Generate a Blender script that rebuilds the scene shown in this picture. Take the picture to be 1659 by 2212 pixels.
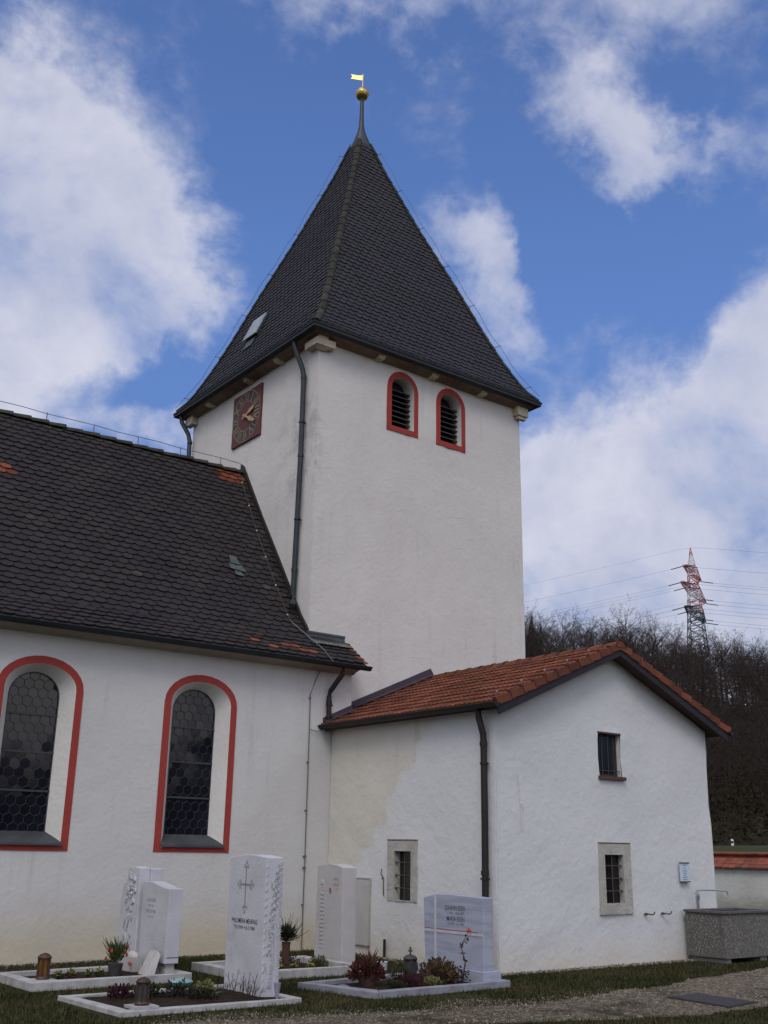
import bpy, bmesh, math, random
from mathutils import Vector, Matrix, noise
R = math.radians
random.seed(7)
sc = bpy.context.scene
for o in list(bpy.data.objects): bpy.data.objects.remove(o)

# ------------------------------------------------------------ camera
cam = bpy.data.cameras.new('camera'); camo = bpy.data.objects.new('camera', cam); sc.collection.objects.link(camo)
yaw, pit, rol = R(52.773), R(17.857), R(0.927)
F = Vector((math.cos(pit)*math.cos(yaw), math.cos(pit)*math.sin(yaw), math.sin(pit)))
Rt = Vector((math.sin(yaw), -math.cos(yaw), 0)); Up = Rt.cross(F)
R2 = Rt*math.cos(rol)+Up*math.sin(rol); U2 = -Rt*math.sin(rol)+Up*math.cos(rol)
m = Matrix((R2, U2, -F)).transposed().to_4x4(); m.translation = Vector((-10.345, -15.852, 1.6))
camo.matrix_world = m
cam.sensor_fit = 'HORIZONTAL'; cam.sensor_width = 36; cam.lens = 36*2258.4/1659; cam.clip_start = .1; cam.clip_end = 3000
sc.camera = camo
# ------------------------------------------------------------ view, world, sun
sc.view_settings.view_transform = 'Standard'; sc.view_settings.look = 'None'; sc.view_settings.gamma = 1
sc.view_settings.use_curve_mapping = False; sc.view_settings.exposure = 0.0
SUN_EL, SUN_AZ = R(48), R(226)      # azimuth measured in the xy plane: from the south-west, behind thin cloud
w = bpy.data.worlds.new('World'); sc.world = w; w.use_nodes = True
nt = w.node_tree; N = nt.nodes; L = nt.links; N.clear()
def nn(t, **k):
    n = N.new(t)
    for a, b in k.items(): setattr(n, a, b)
    return n
def mth(op, a, b=None, c=None, clamp=False):
    n = nn('ShaderNodeMath', operation=op, use_clamp=clamp)
    for i, v in enumerate((a, b, c)):
        if v is None: continue
        if isinstance(v, (int, float)): n.inputs[i].default_value = v
        else: L.new(v, n.inputs[i])
    return n.outputs[0]
sky = nn('ShaderNodeTexSky', sky_type='NISHITA', sun_disc=False, sun_elevation=SUN_EL, sun_rotation=R(90)-SUN_AZ)
sky.air_density = 1.0; sky.dust_density = 0.3; sky.ozone_density = 3.0
tc = nn('ShaderNodeTexCoord'); D = tc.outputs['Generated']
def dot(v):
    n = nn('ShaderNodeVectorMath', operation='DOT_PRODUCT'); L.new(D, n.inputs[0]); n.inputs[1].default_value = v
    return n.outputs['Value']
def azel(az, el): return Vector((math.cos(R(el))*math.cos(R(az)), math.cos(R(el))*math.sin(R(az)), math.sin(R(el))))
def noi(scale, detail, rough, dist=0., off=(0, 0, 0), st=(1, 1, 1), col=False):
    mp = nn('ShaderNodeMapping'); L.new(D, mp.inputs[0]); mp.inputs['Location'].default_value = off; mp.inputs['Scale'].default_value = st
    n = nn('ShaderNodeTexNoise'); L.new(mp.outputs[0], n.inputs['Vector'])
    n.inputs['Scale'].default_value = scale; n.inputs['Detail'].default_value = detail; n.inputs['Roughness'].default_value = rough; n.inputs['Distortion'].default_value = dist
    return n.outputs['Color' if col else 'Fac']
# cloud banks: azimuth, elevation, half width and half height in degrees, tilt, weight
BANKS = [(75.2, 35.6, 4.2, 3.6, 0, 1.05), (71.6, 31.8, 4.8, 3.9, 0, 1.05), (66.8, 29.8, 3.6, 2.6, -20, .95), (73.2, 26.6, 4.6, 3.3, 0, 1.0), (74.8, 22.8, 4, 3.2, 0, .9), (69, 26.5, 3, 2, 0, .5), (81, 37, 4, 4, 0, .9), (79, 29, 4, 6, 0, .8),
         (58.3, 42.4, 2.6, 1.9, 20, .62), (52.5, 45, 6, 1.9, 0, .75), (33, 44, 8, 2.8, 0, .62),
         (40.2, 38.2, 3.6, 2.6, -15, .92), (35.6, 36.9, 2.4, 1.5, -25, .62), (38, 35.6, 2.4, 1.2, 0, .42), (30, 36, 2.5, 2, 0, .3),
         (46.9, 32.6, 2.1, 2.0, 0, .62), (45.6, 29.0, 1.8, 3.2, 10, .72), (44.6, 31.5, .8, 2.0, 20, .32),
         (33.5, 17.5, 5.5, 6.0, 0, 1.3), (39.6, 15.8, 4.6, 5.0, 0, 1.25), (30.6, 24.6, 3.3, 3.9, -10, 1.25), (44.3, 16.6, 2.6, 3.6, 0, .95), (26, 20, 6, 8, 0, 1.2), (42, 8, 14, 7, 0, 1.15), (60, 9, 12, 8, 0, .9),
         (70.3, 20.6, 2.2, 1.1, 0, .42), (65.6, 21.2, 1.7, 1.3, 0, .5)]
tot = None
wx = noi(4.5, 7, .62, 0, (3, 1, 2), col=True)
wob = nn('ShaderNodeVectorMath', operation='MULTIPLY_ADD'); L.new(wx, wob.inputs[0]); wob.inputs[1].default_value = (.26,)*3
sub = nn('ShaderNodeVectorMath', operation='SUBTRACT'); L.new(D, sub.inputs[0]); sub.inputs[1].default_value = (.13,)*3
L.new(sub.outputs[0], wob.inputs[2]); DW = wob.outputs[0]
for az, el, rw, rh, tl, wt in BANKS:
    c = azel(az, el); rt = Vector((math.sin(R(az)), -math.cos(R(az)), 0)); up = rt.cross(c)
    a = rt*math.cos(R(tl))+up*math.sin(R(tl)); b = -rt*math.sin(R(tl))+up*math.cos(R(tl))
    D0 = D; D = DW
    da = mth('MULTIPLY', dot(a), 1/math.sin(R(rw))); db = mth('MULTIPLY', dot(b), 1/math.sin(R(rh)))
    q = mth('MULTIPLY', da, da); q = mth('MULTIPLY_ADD', db, db, q)
    front = mth('GREATER_THAN', dot(c), 0.3); D = D0
    g = mth('MULTIPLY', mth('EXPONENT', mth('MULTIPLY', mth('POWER', q, 1.1), -.8)), wt); g = mth('MULTIPLY', g, front)
    tot = g if tot is None else mth('ADD', tot, g)
tot = mth('MINIMUM', tot, 1.04)
# away from the photographed part of the sky: broken cloud everywhere
away = mth('MULTIPLY', mth('SUBTRACT', .87, dot(azel(50, 28))), 3.0, clamp=True)
big = mth('MULTIPLY', noi(2.0, 4, .55, 0, (9, 4, 1)), 1.7)
tot = mth('ADD', tot, mth('MULTIPLY', away, mth('SUBTRACT', big, .15)))
puff = noi(5.5, 9, .58, .25, (1, 5, 2), (1, 1, 1.35)); fine = noi(17, 8, .62, .4, (4, 2, 7), (1, 1, 1.5))
nz = mth('ADD', mth('MULTIPLY', mth('SUBTRACT', puff, .5), 2.1), mth('MULTIPLY', mth('SUBTRACT', fine, .5), .75))
dens = mth('ADD', tot, mth('MULTIPLY', nz, 1.12))
mr = nn('ShaderNodeMapRange', interpolation_type='SMOOTHSTEP'); L.new(dens, mr.inputs[0])
mr.inputs[1].default_value = .14; mr.inputs[2].default_value = 1.28; mr.inputs[3].default_value = 0; mr.inputs[4].default_value = .96
cov = mr.outputs[0]
shade = nn('ShaderNodeValToRGB'); L.new(mth('ADD', mth('MULTIPLY', tot, .12), mth('ADD', mth('MULTIPLY', noi(4.2, 7, .6, .3, (2, 8, 3)), .75), mth('MULTIPLY', fine, .22))), shade.inputs[0])
cr = shade.color_ramp; cr.elements[0].position = .45; cr.elements[0].color = (7.5, 7.45, 8.2, 1); cr.elements[1].position = .72; cr.elements[1].color = (4.9, 5.3, 6.8, 1)
e = cr.elements.new(.58); e.color = (6.5, 6.65, 7.8, 1)
tint = nn('ShaderNodeMix', data_type='RGBA', blend_type='MULTIPLY'); tint.inputs[0].default_value = 1
ramp = nn('ShaderNodeMapRange', interpolation_type='SMOOTHSTEP'); L.new(dot((0, 0, 1)), ramp.inputs[0])
for i_, v_ in enumerate((.10, .55, .40, .98)): ramp.inputs[i_+1].default_value = v_
dim = nn('ShaderNodeVectorMath', operation='SCALE'); L.new(sky.outputs[0], dim.inputs[0]); L.new(ramp.outputs[0], dim.inputs['Scale'])
L.new(dim.outputs[0], tint.inputs[6]); tint.inputs[7].default_value = (1.18, 1.34, 1.76, 1)
# cloud lit from the sun's side is much brighter and warmer
glow = mth('MULTIPLY', mth('MAXIMUM', mth('ADD', dot(tuple(azel(225, 40))), .05), 0), 1.25)
lit = nn('ShaderNodeMix', data_type='RGBA', blend_type='ADD'); L.new(glow, lit.inputs[0]); lit.inputs[7].default_value = (13.9, 12.1, 9.2, 1); L.new(shade.outputs[0], lit.inputs[6]); lit.clamp_factor = False
mx = nn('ShaderNodeMix', data_type='RGBA'); L.new(cov, mx.inputs[0]); L.new(tint.outputs[2], mx.inputs[6]); L.new(lit.outputs[2], mx.inputs[7])
bg = nn('ShaderNodeBackground'); L.new(mx.outputs[2], bg.inputs[0]); bg.inputs[1].default_value = .10
wo = nn('ShaderNodeOutputWorld'); L.new(bg.outputs[0], wo.inputs[0])
w.cycles.sampling_method = 'MANUAL'; w.cycles.sample_map_resolution = 512
sun = bpy.data.lights.new('sun', 'SUN'); sun.energy = 0.95; sun.angle = R(20); sun.color = (1, .96, .9)
suno = bpy.data.objects.new('sun', sun); sc.collection.objects.link(suno)
sd = Vector((math.cos(SUN_EL)*math.cos(SUN_AZ), math.cos(SUN_EL)*math.sin(SUN_AZ), math.sin(SUN_EL)))
suno.rotation_euler = sd.to_track_quat('Z', 'Y').to_euler()

# ------------------------------------------------------------ materials
def mat(name, col, rough=.8, var=None, vscale=3., bump=0., bscale=30., metal=0., island=0., spec=.5, coords='Object', bump2=None, extra=None, detail=6):
    m = bpy.data.materials.new(name); m.use_nodes = True; t = m.node_tree; b = t.nodes['Principled BSDF']
    b.inputs['Roughness'].default_value = rough; b.inputs['Metallic'].default_value = metal; b.inputs['Specular IOR Level'].default_value = spec
    b.inputs['Base Color'].default_value = (*col, 1)
    tcn = t.nodes.new('ShaderNodeTexCoord'); src = tcn.outputs[coords]
    def noise_(s, d=detail, r=.6):
        n = t.nodes.new('ShaderNodeTexNoise'); t.links.new(src, n.inputs['Vector']); n.inputs['Scale'].default_value = s; n.inputs['Detail'].default_value = d; n.inputs['Roughness'].default_value = r
        return n.outputs['Fac']
    c = None
    if var:
        rp = t.nodes.new('ShaderNodeValToRGB'); t.links.new(noise_(vscale), rp.inputs[0])
        rp.color_ramp.elements[0].position = .35; rp.color_ramp.elements[1].position = .68
        rp.color_ramp.elements[0].color = (*col, 1); rp.color_ramp.elements[1].color = (*var, 1); c = rp.outputs[0]
    if island:
        g = t.nodes.new('ShaderNodeNewGeometry'); mr = t.nodes.new('ShaderNodeMapRange'); t.links.new(g.outputs['Random Per Island'], mr.inputs[0])
        mr.inputs[3].default_value = 1-island; mr.inputs[4].default_value = 1+island
        v = t.nodes.new('ShaderNodeVectorMath'); v.operation = 'SCALE'
        if c is not None: t.links.new(c, v.inputs[0])
        else: v.inputs[0].default_value = col
        t.links.new(mr.outputs[0], v.inputs['Scale']); c = v.outputs[0]
    if extra: c = extra(t, c, src, noise_)
    if c is not None: t.links.new(c, b.inputs['Base Color'])
    if bump:
        bn = t.nodes.new('ShaderNodeBump'); bn.inputs['Distance'].default_value = bump; t.links.new(noise_(bscale), bn.inputs['Height'])
        last = bn
        if bump2:
            b2 = t.nodes.new('ShaderNodeBump'); b2.inputs['Distance'].default_value = bump2[0]; t.links.new(noise_(bump2[1], 3), b2.inputs['Height']); t.links.new(bn.outputs[0], b2.inputs['Normal']); last = b2
        t.links.new(last.outputs[0], b.inputs['Normal'])
    return m
def mixc(t, fac, a, b):
    n = t.nodes.new('ShaderNodeMix'); n.data_type = 'RGBA'
    t.links.new(fac, n.inputs[0])
    for i, v in ((6, a), (7, b)):
        if isinstance(v, tuple): n.inputs[i].default_value = (*v, 1)
        else: t.links.new(v, n.inputs[i])
    return n.outputs[2]
def mrange(t, v, a, b, c=0., d=1.):
    n = t.nodes.new('ShaderNodeMapRange'); n.interpolation_type = 'SMOOTHSTEP'; t.links.new(v, n.inputs[0])
    for i, x in enumerate((a, b, c, d)): n.inputs[i+1].default_value = x
    return n.outputs[0]
def tmath(t, op, a, b):
    n = t.nodes.new('ShaderNodeMath'); n.operation = op; n.use_clamp = False
    for i, v in enumerate((a, b)):
        if isinstance(v, (int, float)): n.inputs[i].default_value = v
        else: t.links.new(v, n.inputs[i])
    return n.outputs[0]
def axis(t, src, i):
    s = t.nodes.new('ShaderNodeSeparateXYZ'); t.links.new(src, s.inputs[0]); return s.outputs[i]
def plaster_extra(stain, patch=None, low=None):
    def f(t, c, src, noise_):
        # soot and rain stains of irregular shape
        k = tmath(t, 'MULTIPLY', mrange(t, noise_(.9, 8, .7), .56, .78), mrange(t, noise_(7, 6, .7), .45, .7))
        c = mixc(t, tmath(t, 'MULTIPLY', k, stain), c, (.26, .26, .25))
        mp = t.nodes.new('ShaderNodeMapping'); t.links.new(src, mp.inputs[0]); mp.inputs['Scale'].default_value = (5, 5, .35)
        sn = t.nodes.new('ShaderNodeTexNoise'); t.links.new(mp.outputs[0], sn.inputs['Vector']); sn.inputs['Scale'].default_value = 1.0; sn.inputs['Detail'].default_value = 7; sn.inputs['Roughness'].default_value = .65
        c = mixc(t, tmath(t, 'MULTIPLY', mrange(t, sn.outputs['Fac'], .52, .74), tmath(t, 'MULTIPLY', mrange(t, noise_(.5, 4), .42, .62), .42)), c, (.36, .35, .33))
        if patch: c = patch(t, c, src, noise_)
        if low:   # yellowed splash zone at the foot of the wall, ragged edge
            z = tmath(t, 'ADD', axis(t, src, 2), tmath(t, 'MULTIPLY', noise_(1.3, 5), -.7))
            c = mixc(t, mrange(t, z, low[0], low[1], .8, 0), c, low[2])
        return c
    return f
def tower_patch(t, c, src, noise_):
    # dark weathering on the clock face below the near corner
    x = axis(t, src, 0); y = axis(t, src, 1); z = axis(t, src, 2)
    a = tmath(t, 'MULTIPLY', mrange(t, x, .25, .0), mrange(t, y, 2.2, .3))
    a = tmath(t, 'MULTIPLY', a, tmath(t, 'MULTIPLY', mrange(t, z, 10.6, 9.6), mrange(t, z, 7.6, 8.8)))
    a = tmath(t, 'MULTIPLY', a, mrange(t, noise_(2.2, 9, .75), .45, .62))
    return mixc(t, tmath(t, 'MULTIPLY', a, .55), c, (.25, .25, .25))
def annex_patch(t, c, src, noise_):
    # newer, whiter repainting: whole gable wall and the front part of the side wall
    y = axis(t, src, 1); z = axis(t, src, 2)
    v = tmath(t, 'ADD', tmath(t, 'ADD', y, tmath(t, 'MULTIPLY', z, .85)), tmath(t, 'MULTIPLY', noise_(1.6, 7, .65), 1.2))
    return mixc(t, mrange(t, v, .60, .43), c, (.595, .605, .605))
M = {}
M['tower_plaster'] = mat('tower_plaster', (.61, .59, .56), .92, (.57, .545, .52), .7, .008, 14, bump2=(.016, 2.2), extra=plaster_extra(.2, tower_patch))
M['nave_plaster'] = mat('nave_plaster', (.55, .545, .53), .92, (.515, .505, .49), .8, .008, 14, bump2=(.016, 2.2), extra=plaster_extra(.12, None, (-.30, .60, (.50, .44, .31))))
M['annex_plaster'] = mat('annex_plaster', (.60, .575, .51), .92, (.56, .535, .475), 1.1, .009, 12, bump2=(.022, 2.6), extra=plaster_extra(.12, annex_patch, (-.60, .15, (.56, .50, .40))))
M['red_paint'] = mat('red_paint', (.315, .050, .042), .85, (.27, .045, .038), 4, .006, 20)
M['reveal'] = mat('reveal', (.66, .64, .60), .9, (.60, .58, .54), 2, .01, 12)
M['tile_dark'] = mat('tile_dark', (.017, .0145, .0175), .75, (.026, .021, .021), 1.3, .004, 40, island=.2)
M['tile_tower'] = mat('tile_tower', (.016, .0155, .020), .72, (.022, .020, .025), 1.1, .004, 40, island=.16)
M['tile_new'] = mat('tile_new', (.17, .048, .026), .8, (.13, .04, .025), 9, .004, 40, island=.3)
M['tile_mossy'] = mat('tile_mossy', (.026, .024, .023), .95, (.055, .055, .045), 6, .012, 30, island=.2)
M['pantile'] = mat('pantile', (.185, .058, .032), .88, (.09, .038, .024), 2.6, .004, 30, island=.28, extra=lambda t, c, src, n: mixc(t, mrange(t, n(6, 7, .7), .56, .75), c, (.07, .055, .035)))
M['slate'] = mat('slate', (.032, .037, .042), .6, (.055, .06, .065), 3, .01, 20)
M['spire_metal'] = mat('spire_metal', (.016, .018, .023), .45, (.03, .033, .04), 5, metal=.0)
M['zinc_dark'] = mat('zinc_dark', (.012, .016, .019), .55, (.02, .025, .027), 5, spec=.35)
M['pipe_green'] = mat('pipe_green', (.020, .029, .033), .55, (.03, .04, .043), 5, spec=.35)
M['pipe_brown'] = mat('pipe_brown', (.016, .013, .013), .55, (.026, .02, .019), 5, spec=.3)
M['flash'] = mat('flash', (.04, .05, .055), .5, (.07, .09, .095), 4)
M['flash_purple'] = mat('flash_purple', (.055, .035, .05), .55, (.035, .028, .04), 4)
M['board'] = mat('board', (.018, .016, .023), .65, (.026, .022, .03), 5, spec=.3)
M['wood_brown'] = mat('wood_brown', (.085, .05, .035), .85, (.05, .03, .02), 8, .004, 30)
M['cornice'] = mat('cornice', (.24, .17, .13), .9, (.16, .11, .08), 4, .006, 25)
M['corbel'] = mat('corbel', (.58, .52, .40), .9, (.45, .39, .29), 5, .01, 20)
M['gold'] = mat('gold', (.50, .37, .13), .38, (.40, .31, .13), 6, metal=1.)
M['gold_paint'] = mat('gold_paint', (.36, .28, .14), .6, (.22, .18, .11), 8, metal=.3)
M['clock_red'] = mat('clock_red', (.135, .048, .050), .75, (.10, .042, .045), 4, .003, 30)
M['clock_blue'] = mat('clock_blue', (.022, .026, .045), .6, (.03, .04, .05), 6)
M['black'] = mat('black', (.008, .008, .009), .8)
M['slat'] = mat('slat', (.028, .025, .025), .8, (.05, .045, .04), 6)
M['glass'] = mat('leaded_glass', (.004, .005, .010), .10, (.007, .008, .014), 2, spec=.42, island=.25)
M['lead'] = mat('lead', (.036, .038, .046), .6, (.026, .027, .034), 20)
M['pane'] = mat('pane', (.01, .01, .012), .15)
M['iron'] = mat('iron', (.05, .045, .042), .7, (.08, .05, .04), 20)
M['wire'] = mat('wire', (.10, .11, .11), .5)
M['rust_wire'] = mat('rust_wire', (.06, .04, .035), .7)
M['sandstone'] = mat('sandstone', (.44, .43, .39), .95, (.33, .32, .28), 5, .02, 22)
M['sill_brick'] = mat('sill_brick', (.10, .045, .035), .9, (.06, .03, .025), 8, .005, 30)
M['marble'] = mat('marble', (.50, .505, .54), .8, (.42, .425, .455), 3, .006, 40, detail=9, extra=lambda t, c, src, n: mixc(t, mrange(t, n(2.2, 9, .75), .54, .72, 0, .6), c, (.33, .33, .33)))
M['marble_side'] = mat('marble_side', (.56, .56, .59), .85, (.42, .42, .46), 7, .03, 30, detail=9)
M['limestone'] = mat('limestone', (.45, .435, .435), .88, (.40, .385, .38), 4, .006, 50)
def bands(t, c, src, noise_):
    z = axis(t, src, 2); s = t.nodes.new('ShaderNodeTexNoise'); mp = t.nodes.new('ShaderNodeMapping'); t.links.new(src, mp.inputs[0]); mp.inputs['Scale'].default_value = (1, 1, 9)
    t.links.new(mp.outputs[0], s.inputs['Vector']); s.inputs['Scale'].default_value = 1.8; s.inputs['Detail'].default_value = 6
    return mixc(t, mrange(t, s.outputs['Fac'], .42, .62), (.34, .36, .44), (.275, .295, .365))
M['blue_marble'] = mat('blue_marble', (.36, .37, .42), .6, extra=bands)
M['ink'] = mat('ink', (.05, .05, .06), .8); M['ink_red'] = mat('ink_red', (.30, .09, .07), .8); M['ink_pale'] = mat('ink_pale', (.30, .28, .28), .85)
M['ink_blue'] = mat('ink_blue', (.12, .16, .30), .8)
M['plate'] = mat('plate', (.50, .60, .68), .5)
M['kerb'] = mat('kerb', (.42, .42, .43), .85, (.27, .265, .25), 6, .01, 30)
M['kerb_blue'] = mat('kerb_blue', (.25, .26, .30), .8, (.16, .16, .18), 6, .01, 30)
M['soil'] = mat('soil', (.022, .016, .013), 1., (.04, .03, .022), 12, .03, 40)
M['washed'] = None
def pebbles(t, c, src, noise_):
    v = t.nodes.new('ShaderNodeTexVoronoi'); v.inputs['Scale'].default_value = 60; t.links.new(src, v.inputs['Vector'])
    rp = t.nodes.new('ShaderNodeValToRGB'); sp = axis(t, v.outputs['Color'], 0); t.links.new(sp, rp.inputs[0])
    el = rp.color_ramp.elements; el[0].color = (.07, .068, .06, 1); el[1].color = (.30, .29, .26, 1); e = el.new(.6); e.color = (.15, .14, .125, 1)
    return mixc(t, mrange(t, v.outputs['Distance'], .35, .7), rp.outputs[0], (.10, .096, .09))
M['washed'] = mat('washed_concrete', (.2, .2, .2), .9, bump=.01, bscale=60, extra=pebbles)
def grassmix(t, c, src, noise_):
    k = mrange(t, noise_(.55, 8, .65), .40, .62)
    c = mixc(t, k, (.024, .028, .011), (.042, .042, .018))
    return mixc(t, mrange(t, noise_(5, 6, .7), .52, .75), c, (.06, .048, .028))
M['ground'] = mat('ground', (.04, .05, .02), 1., bump=.03, bscale=18, extra=grassmix)
def gravelmix(t, c, src, noise_):
    v = t.nodes.new('ShaderNodeTexVoronoi'); v.inputs['Scale'].default_value = 34; t.links.new(src, v.inputs['Vector'])
    rp = t.nodes.new('ShaderNodeValToRGB'); t.links.new(axis(t, v.outputs['Color'], 0), rp.inputs[0])
    el = rp.color_ramp.elements; el[0].color = (.065, .05, .032, 1); el[1].color = (.25, .22, .17, 1); e = el.new(.6); e.color = (.12, .10, .07, 1)
    c = mixc(t, mrange(t, noise_(1.1, 7, .65), .50, .66), rp.outputs[0], (.040, .036, .020))
    return c
M['gravel'] = mat('gravel', (.2, .18, .15), 1., bump=.02, bscale=45, extra=gravelmix)
M['stone_bit'] = mat('stone_bit', (.24, .215, .18), .95, (.13, .11, .088), 3, island=.5)
M['blade'] = mat('blade', (.026, .034, .011), .9, (.064, .054, .026), 1.0, island=.5)
M['hill'] = mat('hill', (.024, .019, .014), 1., (.032, .027, .018), .05)
M['field'] = mat('field', (.050, .035, .026), 1., (.065, .045, .034), .3)
M['meadow'] = mat('meadow', (.033, .046, .016), 1., (.046, .055, .022), .2)
M['bark'] = mat('bark', (.045, .036, .031), .95, (.028, .023, .02), 2)
M['twig'] = mat('twig', (.047, .036, .033), .95, (.034, .026, .024), .06, island=.35)
M['scrub'] = mat('scrub', (.030, .024, .016), .95, (.024, .028, .013), .08, island=.4)
M['conifer'] = mat('conifer', (.014, .022, .013), .95, island=.4)
M['py_red'] = mat('py_red', (.42, .06, .05), .6); M['py_white'] = mat('py_white', (.55, .55, .58), .6); M['py_green'] = mat('py_green', (.022, .055, .050), .6)
M['conduct'] = mat('conduct', (.22, .23, .26), .5)
M['insul'] = mat('insul', (.02, .025, .03), .4)
M['leaf'] = mat('leaf', (0.0279, 0.0465, 0.0124), .8, (0.062, 0.0744, 0.0186), 6, island=.5)
M['leaf_dark'] = mat('leaf_dark', (0.0186, 0.0211, 0.0112), .85, (0.031, 0.031, 0.0155), 6, island=.5)
M['leaf_brown'] = mat('leaf_brown', (0.062, 0.0341, 0.0217), .9, (0.093, 0.062, 0.0372), 6, island=.5)
M['leaf_red'] = mat('leaf_red', (0.0806, 0.0186, 0.0155), .85, (0.0496, 0.0186, 0.0124), 6, island=.5)
M['leaf_heath'] = mat('leaf_heath', (0.0465, 0.0136, 0.0186), .9, (0.031, 0.0124, 0.0155), 9, island=.5)
M['leaf_yellow'] = mat('leaf_yellow', (.15, .15, .04), .8, (.08, .09, .03), 6, island=.4)
M['petal_yellow'] = mat('petal_yellow', (.50, .42, .06), .7, island=.2)
M['petal_red'] = mat('petal_red', (.32, .045, .03), .7, island=.3)
M['petal_violet'] = mat('petal_violet', (.10, .05, .30), .7, island=.4)
M['teal'] = mat('teal', (.25, .40, .40), .5, (.12, .24, .24), 10)
M['terracotta'] = mat('terracotta', (.075, .034, .026), .85, (.05, .026, .02), 8)
M['candle_red'] = mat('candle_red', (.11, .014, .008), .3, (.17, .11, .015), 14)
M['bronze'] = mat('bronze', (.055, .032, .024), .5, (.09, .05, .035), 12, metal=.4)
M['lantern_dark'] = mat('lantern_dark', (.03, .028, .03), .5, (.05, .05, .055), 14)
M['grate'] = mat('grate', (.035, .030, .036), .6, (.05, .04, .045), 10)
M['white_plastic'] = mat('white_plastic', (.7, .7, .7), .5)
M['steel'] = mat('steel', (.35, .38, .42), .35, metal=.8)

for k, v in (('ground', .08), ('hill', .05), ('field', .08), ('meadow', .08), ('blade', .12), ('twig', .1), ('bark', .1), ('scrub', .05), ('gravel', .2), ('stone_bit', .2), ('tile_dark', .3), ('tile_tower', .4), ('tile_mossy', .2), ('pantile', .2), ('red_paint', .15), ('tile_new', .2), ('soil', .1), ('leaf', .25), ('leaf_dark', .2), ('leaf_brown', .15), ('leaf_red', .2), ('leaf_heath', .15), ('conifer', .1), ('clock_red', .25)):
    M[k].node_tree.nodes['Principled BSDF'].inputs['Specular IOR Level'].default_value = v
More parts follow.
